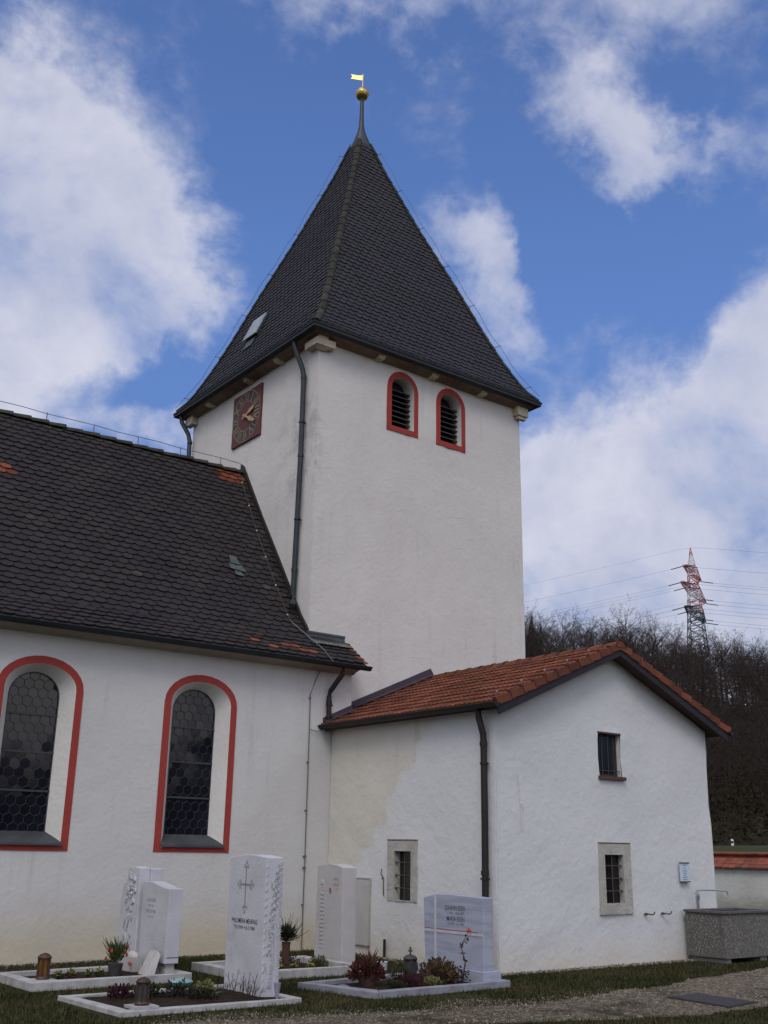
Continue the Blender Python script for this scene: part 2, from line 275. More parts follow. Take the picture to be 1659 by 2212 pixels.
# ------------------------------------------------------------ helpers
col = sc.collection
def prop(o, label=None, cat=None, group=None, kind=None):
    for k, v in (('label', label), ('category', cat), ('group', group), ('kind', kind)):
        if v: o[k] = v
    return o
def empty(name, loc, label, cat, group=None):
    o = bpy.data.objects.new(name, None); col.objects.link(o); o.location = loc; return prop(o, label, cat, group)
class MB:
    def __init__(s): s.v = []; s.f = []; s.mi = []
    def add(s, vs, fs, mi=0):
        b = len(s.v); s.v += [tuple(v) for v in vs]; s.f += [tuple(i+b for i in f) for f in fs]; s.mi += [mi]*len(fs); return s
    def hexa(s, p, mi=0):   # 8 corner points: bottom 4 then top 4
        return s.add(p, [(3, 2, 1, 0), (4, 5, 6, 7), (0, 1, 5, 4), (1, 2, 6, 5), (2, 3, 7, 6), (3, 0, 4, 7)], mi)
    def box(s, x0, x1, y0, y1, z0, z1, mi=0):
        return s.hexa([(x0, y0, z0), (x1, y0, z0), (x1, y1, z0), (x0, y1, z0), (x0, y0, z1), (x1, y0, z1), (x1, y1, z1), (x0, y1, z1)], mi)
    def prism(s, poly, ex, mi=0):   # poly: 3D points, extruded by vector ex
        n = len(poly); a = [Vector(p) for p in poly]; b = [p+Vector(ex) for p in a]
        return s.add(a+b, [tuple(range(n))[::-1], tuple(range(n, 2*n))]+[(i, (i+1) % n, n+(i+1) % n, n+i) for i in range(n)], mi)
    def tube(s, pts, r, n=8, mi=0, cap=True):
        pts = [Vector(p) for p in pts]; rs = r if isinstance(r, (list, tuple)) else [r]*len(pts); rings = []; b = len(s.v)
        up = Vector((0, 0, 1))
        for i, p in enumerate(pts):
            d = (pts[min(i+1, len(pts)-1)]-pts[max(i-1, 0)]).normalized()
            a = d.cross(up if abs(d.z) < .95 else Vector((1, 0, 0))).normalized(); c = d.cross(a)
            s.v += [tuple(p+(a*math.cos(2*math.pi*k/n)+c*math.sin(2*math.pi*k/n))*rs[i]) for k in range(n)]
        for i in range(len(pts)-1):
            for k in range(n):
                s.f.append((b+i*n+k, b+i*n+(k+1) % n, b+(i+1)*n+(k+1) % n, b+(i+1)*n+k)); s.mi.append(mi)
        if cap:
            s.f.append(tuple(b+k for k in range(n))[::-1]); s.mi.append(mi)
            s.f.append(tuple(b+(len(pts)-1)*n+k for k in range(n))); s.mi.append(mi)
        return s
    def lathe(s, c, prof, n=16, mi=0):   # prof: (radius, z)
        c = Vector(c); b = len(s.v)
        for r, z in prof: s.v += [(c.x+r*math.cos(2*math.pi*k/n), c.y+r*math.sin(2*math.pi*k/n), c.z+z) for k in range(n)]
        for i in range(len(prof)-1):
            for k in range(n): s.f.append((b+i*n+k, b+i*n+(k+1) % n, b+(i+1)*n+(k+1) % n, b+(i+1)*n+k)); s.mi.append(mi)
        s.f.append(tuple(b+k for k in range(n))[::-1]); s.mi.append(mi)
        s.f.append(tuple(b+(len(prof)-1)*n+k for k in range(n))); s.mi.append(mi)
        return s
    def ball(s, c, r, mi=0, sub=1, sq=(1, 1, 1)):
        bm = bmesh.new(); bmesh.ops.create_icosphere(bm, subdivisions=sub, radius=1)
        s.add([(c[0]+v.co.x*r*sq[0], c[1]+v.co.y*r*sq[1], c[2]+v.co.z*r*sq[2]) for v in bm.verts], [tuple(v.index for v in f.verts) for f in bm.faces], mi); bm.free(); return s
    def build(s, name, mats, parent=None, smooth=False, label=None, kind=None):
        me = bpy.data.meshes.new(name); me.from_pydata(s.v, [], s.f); me.validate()
        for k in (mats if isinstance(mats, (list, tuple)) else [mats]): me.materials.append(M[k])
        if isinstance(mats, (list, tuple)):
            if len(me.polygons) == len(s.mi): me.polygons.foreach_set('material_index', s.mi)
        if smooth:
            me.polygons.foreach_set('use_smooth', [True]*len(me.polygons))
            if smooth != 'all':
                bm = bmesh.new(); bm.from_mesh(me)
                for e in bm.edges:
                    if len(e.link_faces) == 2 and e.calc_face_angle(0) > R(35): e.smooth = False
                bm.to_mesh(me); bm.free()
        me.update()
        o = bpy.data.objects.new(name, me); col.objects.link(o)
        if parent: put(o, parent)
        return prop(o, label, kind=kind)
def put(o, parent):
    o.parent = parent; p = parent; T = Vector((0, 0, 0))
    while p: T += p.location; p = p.parent
    o.matrix_parent_inverse = Matrix.Translation(-T)
def text_verts(txt, size, sx=1.0, align='LEFT'):
    cu = bpy.data.curves.new('t', 'FONT'); cu.body = txt; cu.size = size; cu.align_x = align; cu.resolution_u = 2; cu.extrude = .0; cu.offset = size*.004
    ob = bpy.data.objects.new('t', cu); me = bpy.data.meshes.new_from_object(ob)
    vs = [(v.co.x*sx, v.co.y) for v in me.vertices]; fs = [tuple(p.vertices) for p in me.polygons]
    bpy.data.objects.remove(ob); bpy.data.meshes.remove(me); bpy.data.curves.remove(cu); return vs, fs
def put_text(mb, txt, size, o, ux, uy, mi=0, sx=1.0, align='CENTER'):
    vs, fs = text_verts(txt, size, sx, align); o, ux, uy = Vector(o), Vector(ux), Vector(uy)
    mb.add([o+ux*x+uy*y for x, y in vs], fs, mi)
def fn(p, s=.8, seed=0.): return noise.noise(Vector((p[0]*s+seed, p[1]*s, p[2]*s)))

def wall(mb, outer, holes, to3, nrm, corners=(), amp=.018, step=.38, mi=0):
    """flat wall with openings, cut into a grid and gently undulated inwards; to3(u,v)->(x,y,z)"""
    bm = bmesh.new(); edges = []
    for loop in [outer]+list(holes):
        vs = [bm.verts.new((u, v, 0)) for u, v in loop]
        edges += [bm.edges.new((vs[i], vs[(i+1) % len(vs)])) for i in range(len(vs))]
    bmesh.ops.triangle_fill(bm, use_beauty=True, edges=edges, normal=(0, 0, 1))
    us = [u for u, v in outer]; vs_ = [v for u, v in outer]
    for ax, lo, hi in ((0, min(us), max(us)), (1, min(vs_), max(vs_))):
        k = math.floor(lo/step)*step+step
        while k < hi-.01:
            no = (1, 0, 0) if ax == 0 else (0, 1, 0); co = (k, 0, 0) if ax == 0 else (0, k, 0)
            bmesh.ops.bisect_plane(bm, geom=bm.verts[:]+bm.edges[:]+bm.faces[:], plane_co=co, plane_no=no); k += step
    bmesh.ops.recalc_face_normals(bm, faces=bm.faces[:])
    bm.verts.ensure_lookup_table(); nrm = Vector(nrm); out = []
    hv = {(round(u, 3), round(v, 3)) for h in holes for u, v in h}
    for v in bm.verts:
        p = Vector(to3(v.co.x, v.co.y))
        if (round(v.co.x, 3), round(v.co.y, 3)) in hv: out.append(p); continue
        near = min([1]+[min(1, math.hypot(v.co.x-u, v.co.y-w_)/.25) for h in holes for u, w_ in h])
        a = amp*near; q = p.copy()
        q -= nrm*a*(.5+.5*fn(p, .9)+.25*fn(p, 2.6, 5))
        for cp, cn in corners:
            if abs((p-Vector(cp)).dot(Vector(cn))) < 1e-3: q -= Vector(cn)*a*(.5+.5*fn(p, .9, 0)+.25*fn(p, 2.6, 5))
        out.append(q)
    fs = []
    for f in bm.faces:
        ix = [v.index for v in f.verts]; 
        a, b, c = [out[i] for i in ix[:3]]
        if (b-a).cross(c-a).dot(nrm) < 0: ix = ix[::-1]
        fs.append(tuple(ix))
    bm.free(); mb.add(out, fs, mi); return mb

def arch(x0, x1, z0, zs, rise, n=14):
    """arched outline, counter-clockwise from bottom left"""
    c = (x0+x1)/2; a = (x1-x0)/2; pts = [(x0, z0), (x1, z0)]
    for i in range(n+1):
        t = math.pi*i/n; pts.append((c+a*math.cos(t), zs+rise*math.sin(t)))
    return pts
def ring(mb, a, b, fa, fb, mi=0):  # band between two equal-length outlines
    n = len(a); mb.add([fa(*p) for p in a]+[fb(*p) for p in b], [(i, (i+1) % n, n+(i+1) % n, n+i) for i in range(n)], mi)

def tiles(mb, rows, width, surf, bounds, lip=.022, thick=.014, mifn=None, jit=.004, overl=1.5, rnd=.32, seed=1):
    """plain beaver-tail tiles; rows: list of s values (up the slope); surf(u,s)->(point,normal)"""
    rg = random.Random(seed); K = 5
    for k, s in enumerate(rows):
        ds = rows[k+1]-s if k+1 < len(rows) else s-rows[k-1]
        lo, hi = bounds(s); off = width*.5*(k % 2); n0 = math.floor((lo-off)/width)-1; n1 = math.ceil((hi-off)/width)+1
        for j in range(n0, n1+1):
            u0 = off+j*width; u1 = u0+width*.975
            if u1 < lo+.01 or u0 > hi-.01: continue
            dj = rg.uniform(-jit, jit); tj = rg.uniform(-.006, .006); front = []
            for i in range(K+1):
                f = i/K; uu = u0+(u1-u0)*f; ss = s+rnd*ds*(1-math.sqrt(max(0, 1-(2*f-1)**2*.98))); front.append((uu, ss+tj))
            top = [(u1, s+ds*overl), (u0, s+ds*overl)]
            vs = []
            for uu, ss in front:
                l_, h_ = bounds(ss); uu = min(max(uu, l_), h_); p, nr = surf(uu, ss); vs.append(p+nr*(lip+dj))
            for uu, ss in top:
                l_, h_ = bounds(min(ss, rows[-1]+ds)); uu = min(max(uu, l_), h_); p, nr = surf(uu, ss); vs.append(p+nr*(.003+dj*.3))
            for uu, ss in front:
                l_, h_ = bounds(ss); uu = min(max(uu, l_), h_); p, nr = surf(uu, ss); vs.append(p+nr*(lip+dj-thick))
            m = len(front); T = m+2
            mb.add(vs, [tuple(range(T)), *[(T+i, T+i+1, i+1, i) for i in range(m-1)]], mifn(u0+width/2, s, k, rg) if mifn else 0)
def lerp_prof(prof, s):
    """prof: list of (h, z) points, s = arc length -> (h, z, dh, dz unit)"""
    for (h0, z0), (h1, z1) in zip(prof, prof[1:]):
        l = math.hypot(h1-h0, z1-z0)
        if s <= l or (h1, z1) == prof[-1]: return h0+(h1-h0)*s/l, z0+(z1-z0)*s/l, (h1-h0)/l, (z1-z0)/l
        s -= l
def prof_len(p): return sum(math.hypot(b[0]-a[0], b[1]-a[1]) for a, b in zip(p, p[1:]))
# ============================================================ CHURCH
W, DD, OV = 5.587, 5.348, .33
YN, XN, XA, YA, XE = -.374, .756, .321, -4.56, 5.35
church = empty('church', (0, 0, 0), 'white village church with square tower, steep dark pyramid roof and low red-roofed annex', 'church')
# ---- tower walls
BW = [(1.737, 2.565), (3.067, 3.895)]
mb = MB()
bh = [arch(a+.117, b-.117, 9.937, 10.80, .297) for a, b in BW]
cs = [((0, 0, 0), (-1, 0, 0)), ((W, 0, 0), (1, 0, 0)), ((0, 0, 0), (0, -1, 0)), ((0, DD, 0), (0, 1, 0))]
ZT = 11.42
wall(mb, [(0, -.3), (W, -.3), (W, ZT), (0, ZT)], bh, lambda u, v: (u, 0, v), (0, -1, 0), cs)
wall(mb, [(0, -.3), (DD, -.3), (DD, ZT), (0, ZT)], [], lambda u, v: (0, u, v), (-1, 0, 0), cs)
wall(mb, [(0, -.3), (DD, -.3), (DD, ZT), (0, ZT)], [], lambda u, v: (W, u, v), (1, 0, 0), cs, step=1.5)
wall(mb, [(0, -.3), (W, -.3), (W, ZT), (0, ZT)], [], lambda u, v: (u, DD, v), (0, 1, 0), cs, step=1.5)
mb.build('tower_wall', 'tower_plaster', church, smooth=True, label='tall white plastered tower shaft, four plain faces')
# soffit board ring + gutter ring
def ringbox(mb, o0, o1, z0, z1, z0b=None, z1b=None, mi=0):
    z0b = z0 if z0b is None else z0b; z1b = z1 if z1b is None else z1b
    c = lambda o: [(-o, -o), (W+o, -o), (W+o, DD+o), (-o, DD+o)]
    A, B = c(o0), c(o1)
    for i in range(4):
        j = (i+1) % 4
        mb.hexa([(*A[i], z0), (*B[i], z0b), (*B[j], z0b), (*A[j], z0), (*A[i], z1), (*B[i], z1b), (*B[j], z1b), (*A[j], z1)], mi)
mb = MB(); ringbox(mb, -.05, .27, 11.27, 11.43, 11.36, 11.43); mb.build('tower_cornice', 'cornice', church)
mb = MB(); ringbox(mb, .26, .355, 11.325, 11.44, 11.365, 11.45)
ringbox(mb, .352, .372, 11.43, 11.455)
mb.build('tower_gutter', 'zinc_dark', church, smooth=True)
# corbels
for x in (1.46, 2.90, 4.32):
    MB().prism([(x-.085, .02, 11.40), (x-.085, -.20, 11.40), (x-.085, -.21, 11.33), (x-.085, -.15, 11.275), (x-.085, .02, 11.255)], (.17, 0, 0)).build('corbel', 'corbel', church)
for y in (1.37, 2.63, 4.33):
    MB().prism([(.02, y-.08, 11.40), (-.20, y-.08, 11.40), (-.21, y-.08, 11.33), (-.15, y-.08, 11.275), (.02, y-.08, 11.255)], (0, .16, 0)).build('corbel', 'corbel', church)
mb = MB()
mb.box(-.145, .31, -.145, .004, 11.12, 11.27); mb.box(-.147, .004, .006, .29, 11.125, 11.268)
mb.box(-.10, .12, -.155, -.02, 11.272, 11.42); mb.prism([(-.12, -.12, 11.12), (.25, -.12, 11.12), (.12, -.02, 11.06), (-.10, -.02, 11.06)], (0, 0, -.001))
mb.build('corner_corbel', 'corbel', church)
mb = MB(); mb.box(W-.20, W+.135, -.14, .004, 11.10, 11.40); mb.box(W-.15, W+.10, -.10, .002, 11.03, 11.098); mb.build('corner_corbel', 'corbel', church)
mb = MB(); mb.box(-.14, .004, DD-.2, DD+.13, 11.10, 11.40); mb.build('corner_corbel', 'corbel', church)
# ---- tower roof
HX, HY = W/2+OV, DD/2+OV
RZ = [(1.0, 11.46), (.9524, 11.60), (.9, 11.86), (.8, 12.53), (.7, 13.30), (.557, 14.50), (.352, 16.12), (.1456, 17.90), (.0566, 18.80)]
tp = [((1-r)*3.05, z) for r, z in RZ]; TL = prof_len(tp)
def rz(s):
    h, z, dh, dz = lerp_prof(tp, max(0, s)); return 1-h/3.05, z, dh, dz
CX, CY = W/2, DD/2
def side(k):
    def surf(u, s):
        r, z, dh, dz = rz(s)
        if k == 0: return Vector((CX+u, CY-r*HY, z)), Vector((0, -dz, dh))
        if k == 1: return Vector((CX-r*HX, CY-u, z)), Vector((-dz, 0, dh))
        if k == 2: return Vector((CX-u, CY+r*HY, z)), Vector((0, dz, dh))
        return Vector((CX+r*HX, CY+u, z)), Vector((dz, 0, dh))
    def bounds(s):
        r = rz(s)[0]; h = r*(HX if k in (0, 2) else HY); return -h, h
    return surf, bounds
mb = MB(); rows = [i*.142 for i in range(int((TL-.1)/.142))]
for k in range(4):
    sf, bd = side(k); tiles(mb, rows, .168, sf, bd, lip=.032, thick=.022, seed=k+3)
ss = [TL*i/30 for i in range(31)]
for k in range(4):
    sf, bd = side(k); vs = []
    for s in ss:
        lo, hi = bd(s); vs += [sf(lo, s)[0], sf(hi, s)[0]]
    mb.add(vs, [(2*i, 2*i+1, 2*i+3, 2*i+2) for i in range(30)])
troof = mb.build('tower_roof', 'tile_tower', church, label='steep dark pyramid roof of small rounded tiles')
# hip caps
for sx, sy in ((-1, -1), (1, -1), (-1, 1), (1, 1)):
    mb = MB(); s = .05; k = 0
    while s < TL-.2:
        def hp(s_):
            r, z, dh, dz = rz(s_); return Vector((CX+sx*r*HX, CY+sy*r*HY, z))
        a, b = hp(s), hp(min(s+.36, TL)); d = (b-a).normalized(); out = Vector((sx, sy, 0)).normalized(); nr = (out-d*out.dot(d)).normalized(); sd_ = d.cross(nr)
        vs = []; n = 6
        for (p, rr, lf) in ((a, .080, .020), (b, .072, .010)):
            for i in range(n+1):
                t = math.pi*i/n; vs.append(p+sd_*rr*math.cos(t)*1.02+nr*(rr*math.sin(t)*.85+lf-.03))
        for i in range(n+1): t = math.pi*i/n; vs.append(a+sd_*.08*math.cos(t)+nr*(.068*math.sin(t)*.85+.020-.028))
        mb.add(vs, [(i, i+1, n+2+i, n+1+i) for i in range(n)]+[(i+1, i, 2*n+2+i, 2*n+3+i) for i in range(n)])
        s += .30
    o = mb.build('hip_tiles', 'tile_mossy', troof, smooth=True)
# lightning conductor on two hips
for sx, sy in ((-1, 1), (1, -1)):
    mb = MB(); pts = []
    for i in range(0, 26):
        s_ = .15+i*(TL-.5)/25; r, z, dh, dz = rz(s_); out = Vector((sx, sy, .45)).normalized()
        pts.append(Vector((CX+sx*r*HX, CY+sy*r*HY, z))+out*(.17+.02*math.sin(i*1.7)))
        if i % 4 == 1: mb.tube([Vector((CX+sx*r*HX, CY+sy*r*HY, z)), pts[-1]+out*.03], .008, 4)
    mb.tube(pts, .006, 5); mb.build('lightning_wire', 'wire', troof)
# roof hatch on the clock side
x1, z1, x2, z2 = CX-HX*.9, 11.86, CX-HX*.7, 13.30
sl = Vector((x2-x1, 0, z2-z1)).normalized(); nr = Vector((-sl.z, 0, sl.x)); q = Vector((.40, 3.40, 12.80)); yv = Vector((0, 1, 0))
mb = MB()
def fr(a, b, c): return q+sl*a+yv*b+nr*c
mb.hexa([fr(0, -.25, .0), fr(0, .25, .0), fr(.56, .25, .0), fr(.56, -.25, .0), fr(0, -.25, .09), fr(0, .25, .09), fr(.56, .25, .09), fr(.56, -.25, .09)])
h = mb.build('roof_hatch', 'flash', church, label='small roof hatch with pale sheet metal lid')
mb = MB(); mb.hexa([fr(-.05, -.30, .091), fr(-.05, .30, .091), fr(.62, .28, .091), fr(.62, -.28, .091), fr(-.05, -.30, .118), fr(-.05, .30, .118), fr(.62, .28, .118), fr(.62, -.28, .118)])
M['lid'] = mat('lid', (.30, .34, .36), .55, (.22, .25, .28), 4); mb.build('hatch_lid', 'lid', h)
mb = MB(); mb.hexa([fr(-.34, -.2, .03), fr(-.34, .16, .03), fr(-.02, .16, .03), fr(-.02, -.2, .03), fr(-.34, -.2, .045), fr(-.34, .16, .045), fr(-.02, .16, .045), fr(-.02, -.2, .045)])
mb.build('hatch_apron', 'flash', h)
# ---- spire
mb = MB()
prof = [(.195, 18.70), (.155, 18.88), (.108, 19.06), (.068, 19.23), (.046, 19.43), (.038, 19.75), (.034, 20.22)]
sp = []
for r, z in prof:
    sp.append([(CX+a*r*1.0, CY+b*r*1.0, z) for a, b in ((-1, -1), (-.2, -1.03), (.2, -1.03), (1, -1), (1.03, -.2), (1.03, .2), (1, 1), (.2, 1.03), (-.2, 1.03), (-1, 1), (-1.03, .2), (-1.03, -.2))])
V = [p for r_ in sp for p in r_]; FS = []
for i in range(len(sp)-1):
    for k in range(12): FS.append((i*12+k, i*12+(k+1) % 12, (i+1)*12+(k+1) % 12, (i+1)*12+k))
mb.add(V, FS); spire = mb.build('spire', 'spire_metal', church, smooth='all', label='slender dark metal spire tip carrying a gilt ball')
mb = MB(); R0 = .178
mb.lathe((CX, CY, 20.386), [(.03, -.20), (.06, -.17)]+[(R0*math.cos(R(t)), R0*math.sin(R(t))) for t in range(-70, -9, 12)]+[(R0*1.03, -.012), (R0*1.03, .012)]+[(R0*math.cos(R(t)), R0*math.sin(R(t))) for t in range(10, 80, 12)]+[(.03, R0), (.012, R0+.02)], 28)
mb.build('gilt_ball', 'gold', spire, smooth=True)
mb = MB(); mb.tube([(CX, CY, 20.5), (CX+.01, CY, 21.03)], .014, 6)
dv = Vector((-.62, .5, 0)).normalized(); c0 = Vector((CX, CY, 0))
pl = [(0, 20.83), (0, 20.99), (-.12, 20.985), (-.24, 21.015), (-.31, 21.03), (-.27, 20.965), (-.31, 20.89), (-.2, 20.87)]
mb.prism([c0-dv*x*-1*-1+Vector((0, 0, z)) for x, z in pl], (dv.y*.012, -dv.x*.012, 0))
mb.build('weather_vane', 'gold', spire)
# ---- belfry windows
for a, b in BW:
    o_ = arch(a, b, 9.82, 10.80, .413); i_ = arch(a+.117, b-.117, 9.937, 10.80, .297)
    wdw = empty('belfry_window', ((a+b)/2, 0, 9.82), '', '')
    wdw.parent = church
    mb = MB(); f0 = lambda u, v: (u, -.006, v); f1 = lambda u, v: (u, .012, v)
    ring(mb, o_, i_, f0, f0); ring(mb, o_, o_, f1, f0)
    mb.build('painted_surround', 'red_paint', wdw)
    mb = MB(); ring(mb, i_, i_, lambda u, v: (u, -.006, v), lambda u, v: (u, .30, v)); mb.build('reveal', 'reveal', wdw, smooth=True)
    mb = MB(); mb.add([(u, .30, v) for u, v in i_], [tuple(range(len(i_)))]); mb.build('dark_interior', 'black', wdw)
    mb = MB()
    for k in range(8):
        z = 9.99+k*.118; hw = (b-a)/2-.119; cc = (a+b)/2
        if z > 10.80: hw *= math.sqrt(max(.05, 1-((z+.05-10.80)/.297)**2))
        mb.hexa([(cc-hw, .12, z-.02), (cc+hw, .12, z-.02), (cc+hw, .27, z+.07), (cc-hw, .27, z+.07), (cc-hw, .12, z), (cc+hw, .12, z), (cc+hw, .27, z+.09), (cc-hw, .27, z+.09)])
    mb.build('louvres', 'slat', wdw)
# ---- clock
CYc, CZc, CR = 2.732, 10.517, .60
clock = MB().box(-.03, .03, 2.134, 3.331, 9.92, 11.113).build('clock', 'clock_red', church, label='square red clock face with gilt Roman numerals and hands')
P = lambda a, r, d=0: (-.034-d, CYc-r*math.sin(a), CZc+r*math.cos(a))      # angle clockwise as seen from outside
mb = MB()
for h in range(12):
    for sgn in (0,):
        a0 = R(h*30+7.5); a1 = R(h*30+22.5); A = [a0+(a1-a0)*i/4 for i in range(5)]
        mb.add([P(a, .575, .001) for a in A]+[P(a, .35, .001) for a in A[::-1]], [tuple(range(10))[::-1]])
mb.build('blue_chapter_fields', 'clock_blue', clock)
mb = MB()
for r0, r1 in ((.575, .592), (.335, .348)):
    A = [2*math.pi*i/64 for i in range(64)]
    mb.add([P(a, r1, .004) for a in A]+[P(a, r0, .004) for a in A], [(i, 64+i, 64+(i+1) % 64, (i+1) % 64) for i in range(64)])
mb.build('gilt_rings', 'gold_paint', clock)
mb = MB(); NUM = ['XII', 'I', 'II', 'III', 'IIII', 'V', 'VI', 'VII', 'VIII', 'IX', 'X', 'XI']
for h, tx in enumerate(NUM):
    a = R(h*30); o = Vector(P(a, .36, .007)); rad = Vector((0, -math.sin(a), math.cos(a))); tan = Vector((0, -math.cos(a), -math.sin(a)))
    vs, fs = text_verts(tx, .28, 1, 'CENTER'); xm = max(abs(v[0]) for v in vs); sx = min(1.0, .085/xm)*(1.15 if len(tx) > 2 else 1)
    mb.add([o+tan*x*sx+rad*y for x, y in vs], fs)
mb.build('numerals', 'gold_paint', clock)
def hand(a, ln, wd, tail, d, name):
    mb = MB(); rad = Vector((0, -math.sin(a), math.cos(a))); tan = Vector((0, -math.cos(a), -math.sin(a))); o = Vector((-.06-d, CYc, CZc))
    pl = [(-wd*.35, -tail), (wd*.35, -tail), (wd*.35, ln*.35), (wd, ln*.55), (wd*.5, ln*.68), (wd*.9, ln*.78), (0, ln), (-wd*.9, ln*.78), (-wd*.5, ln*.68), (-wd, ln*.55), (-wd*.35, ln*.35)]
    mb.prism([o+tan*x+rad*y for x, y in pl], (-.012, 0, 0))
    if name == 'hour_hand': mb.tube([(-.03, CYc, CZc), (-.10, CYc, CZc)], .035, 12)
    mb.build(name, 'gold', clock)
hand(R(72), .40, .055, .12, 0, 'hour_hand'); hand(R(119), .52, .06, .06, .02, 'minute_hand')
# ---- nave
NW = [(-2.913, -1.601), (-5.582, -4.27)]
NZ0, NZS, NRISE = 1.501, 3.80, .475
mb = MB()
def nin(a, b, e=.115): return arch(a+e, b-e, NZ0+.07, NZS, NRISE-e)
wall(mb, [(-13, -.3), (XN, -.3), (XN, 4.8), (-13, 4.8)], [nin(a, b) for a, b in NW], lambda u, v: (u, YN, v), (0, -1, 0), [((XN, 0, 0), (1, 0, 0))])
wall(mb, [(YN, -.3), (.02, -.3), (.02, 5.2), (YN, 4.9)], [], lambda u, v: (XN, u, v), (1, 0, 0), [((0, YN, 0), (0, -1, 0))])
mb.box(-13.02, -12.9, YN, 5.9, -.3, 4.8); mb.box(-13, -.02, 5.85, 5.95, -.3, 4.8)
mb.add([(-12.95, YN, 4.8), (-12.95, 5.95, 4.8), (-12.95, 2.786, 9.1)], [(0, 1, 2)])
mb.build('nave_wall', 'nave_plaster', church, smooth=True, label='long white nave wall, yellowed along its foot')
npf = [(-.66, 4.755), (-.1, 5.165), (.3, 5.63), (2.786, 9.20)]; NL = prof_len(npf)
def nsurf(u, s):
    y, z, dy, dz = lerp_prof(npf, max(0, s)); zz = .018*noise.noise(Vector((u*.5, s*.6, 3)))
    return Vector((u, y, z+zz)), Vector((0, -dz, dy))
def nb(s): return -10, (.875 if lerp_prof(npf, max(0, s))[0] < -.02 else -.01)
def nmi(u, s, k, rg):
    K = len(nrows)
    if k >= K-3 and -.62 < u < -.02: return 1
    if -5.75 < u < -5.1 and 7.66 < nsurf(u, s)[0].z < 7.82: return 1
    if k == 2 and (-1.5 < u < -1.25 or -.72 < u < -.4): return 1
    if k == 1 and (-1.05 < u < -.85 or -.5 < u < -.2): return 1
    if u > .72 and k in (0, 1, 2, 3) and rg.random() < .75: return 1
    if u > .35 and k > 3 and rg.random() < .5 and lerp_prof(npf, s)[0] < 0: return 2
    if rg.random() < (.10 if -.55 < u < 0 else .006): return 2
    if k > K-2: return 2
    return 0
nrows = [i*.141 for i in range(int(NL/.141))]
mb = MB(); tiles(mb, nrows, .205, nsurf, nb, lip=.034, thick=.022, mifn=nmi, seed=11, jit=.006)
for a, b in zip(npf, npf[1:]):
    x1 = .86 if b[0] <= 0 else .0
    mb.hexa([(-13.1, a[0], a[1]-.07), (x1, a[0], a[1]-.07), (x1, b[0], b[1]-.07), (-13.1, b[0], b[1]-.07), (-13.1, a[0], a[1]-.002), (x1, a[0], a[1]-.002), (x1, b[0], b[1]-.002), (-13.1, b[0], b[1]-.002)])
mb.hexa([(-13.1, 6.25, 4.7), (0, 6.25, 4.7), (0, 2.786, 9.12), (-13.1, 2.786, 9.12), (-13.1, 6.25, 4.8), (0, 6.25, 4.8), (0, 2.786, 9.19), (-13.1, 2.786, 9.19)])
nroof = mb.build('nave_roof', ['tile_dark', 'tile_new', 'tile_mossy'], church, label='long steep roof of dark rounded tiles with a few orange replacements')
mb = MB(); x = -12.5; rg = random.Random(4)
while x < -.1:
    dz = rg.uniform(-.012, .012); vs = []; n = 6
    for (xx, rr, lf) in ((x, .085, 0), (x+.40, .105, .018)):
        for i in range(n+1):
            t = math.pi*i/n; vs.append((xx, 2.786-rr*math.cos(t), 9.175+rr*math.sin(t)*.95+lf+dz))
    mb.add(vs, [(i, i+1, n+2+i, n+1+i) for i in range(n)]+[tuple(range(n+1, 2*n+2))]); x += .34
mb.build('ridge_tiles', 'tile_mossy', nroof, smooth=True)
mb = MB(); pts = []
for i in range(27):
    x = -12.3+i*.47; pts.append((x, 2.786, 9.43+.01*math.sin(i*2.1)))
    if i % 2: mb.tube([(x, 2.786, 9.25), (x, 2.786, 9.45)], .009, 4)
pts.append((-.05, 2.786, 9.38)); mb.tube(pts, .007, 5); mb.build('lightning_wire', 'wire', nroof)
# conductor running down along the tower side and to the wall
mb = MB(); pts = []
for i in range(24):
    t = i/23; p, nr_ = nsurf(-.12-.14*math.sin(t*2.2)-.05*t, NL*(1-t*.80)); pts.append(p+nr_*.05)
    if i % 4 == 2: mb.ball(p+nr_*.05, .02, 1)
mb.tube(pts, .007, 5)
mb.build('roof_conductor', ['rust_wire', 'corbel'], nroof)
mb = MB(); mb.tube([pts[-1], (.05, -.45, 4.98), (.04, -.78, 4.72), (.04, -.42, 4.66), (-.06, YN-.03, 4.42), (-.165, YN-.03, 4.16), (-.16, YN-.03, 3.5), (-.155, YN-.03, 1.5), (-.16, YN-.03, .0)], .009, 6)
mb.tube([(-.162, YN-.03, 3.56), (.0, YN-.035, 3.53), (.17, YN-.04, 3.60)], .007, 5)
for z in (1.46, 1.28): mb.box(-.175, -.135, YN-.045, YN+.01, z-.015, z+.015)
for z in (4.1, 3.0, 2.2, .7): mb.box(-.175, -.145, YN-.035, YN+.01, z-.01, z+.01)
mb.build('conductor_cable', 'wire', church)
# slates patch (vent) on the nave roof
mb = MB()
for u, s, w_, l_ in ((-1.06, 0, .22, .24), (-1.12, -.16, .2, .2), (-.97, -.18, .2, .2), (-1.05, -.31, .2, .18)):
    y0 = .98; base = [i for i in range(200) if lerp_prof(npf, i*NL/200)[0] >= y0][0]*NL/200+s
    c = [nsurf(u-w_/2, base), nsurf(u+w_/2, base), nsurf(u+w_/2*.6, base+l_), nsurf(u-w_/2*.6, base+l_)]
    mb.add([c[0][0]+c[0][1]*.07, c[1][0]+c[1][1]*.055, c[2][0]+c[2][1]*.035, c[3][0]+c[3][1]*.035], [(0, 1, 2, 3)])
M['verdigris'] = mat('verdigris', (.038, .050, .048), .7, (.075, .10, .095), 8); mb.build('vent_plate', 'verdigris', nroof)
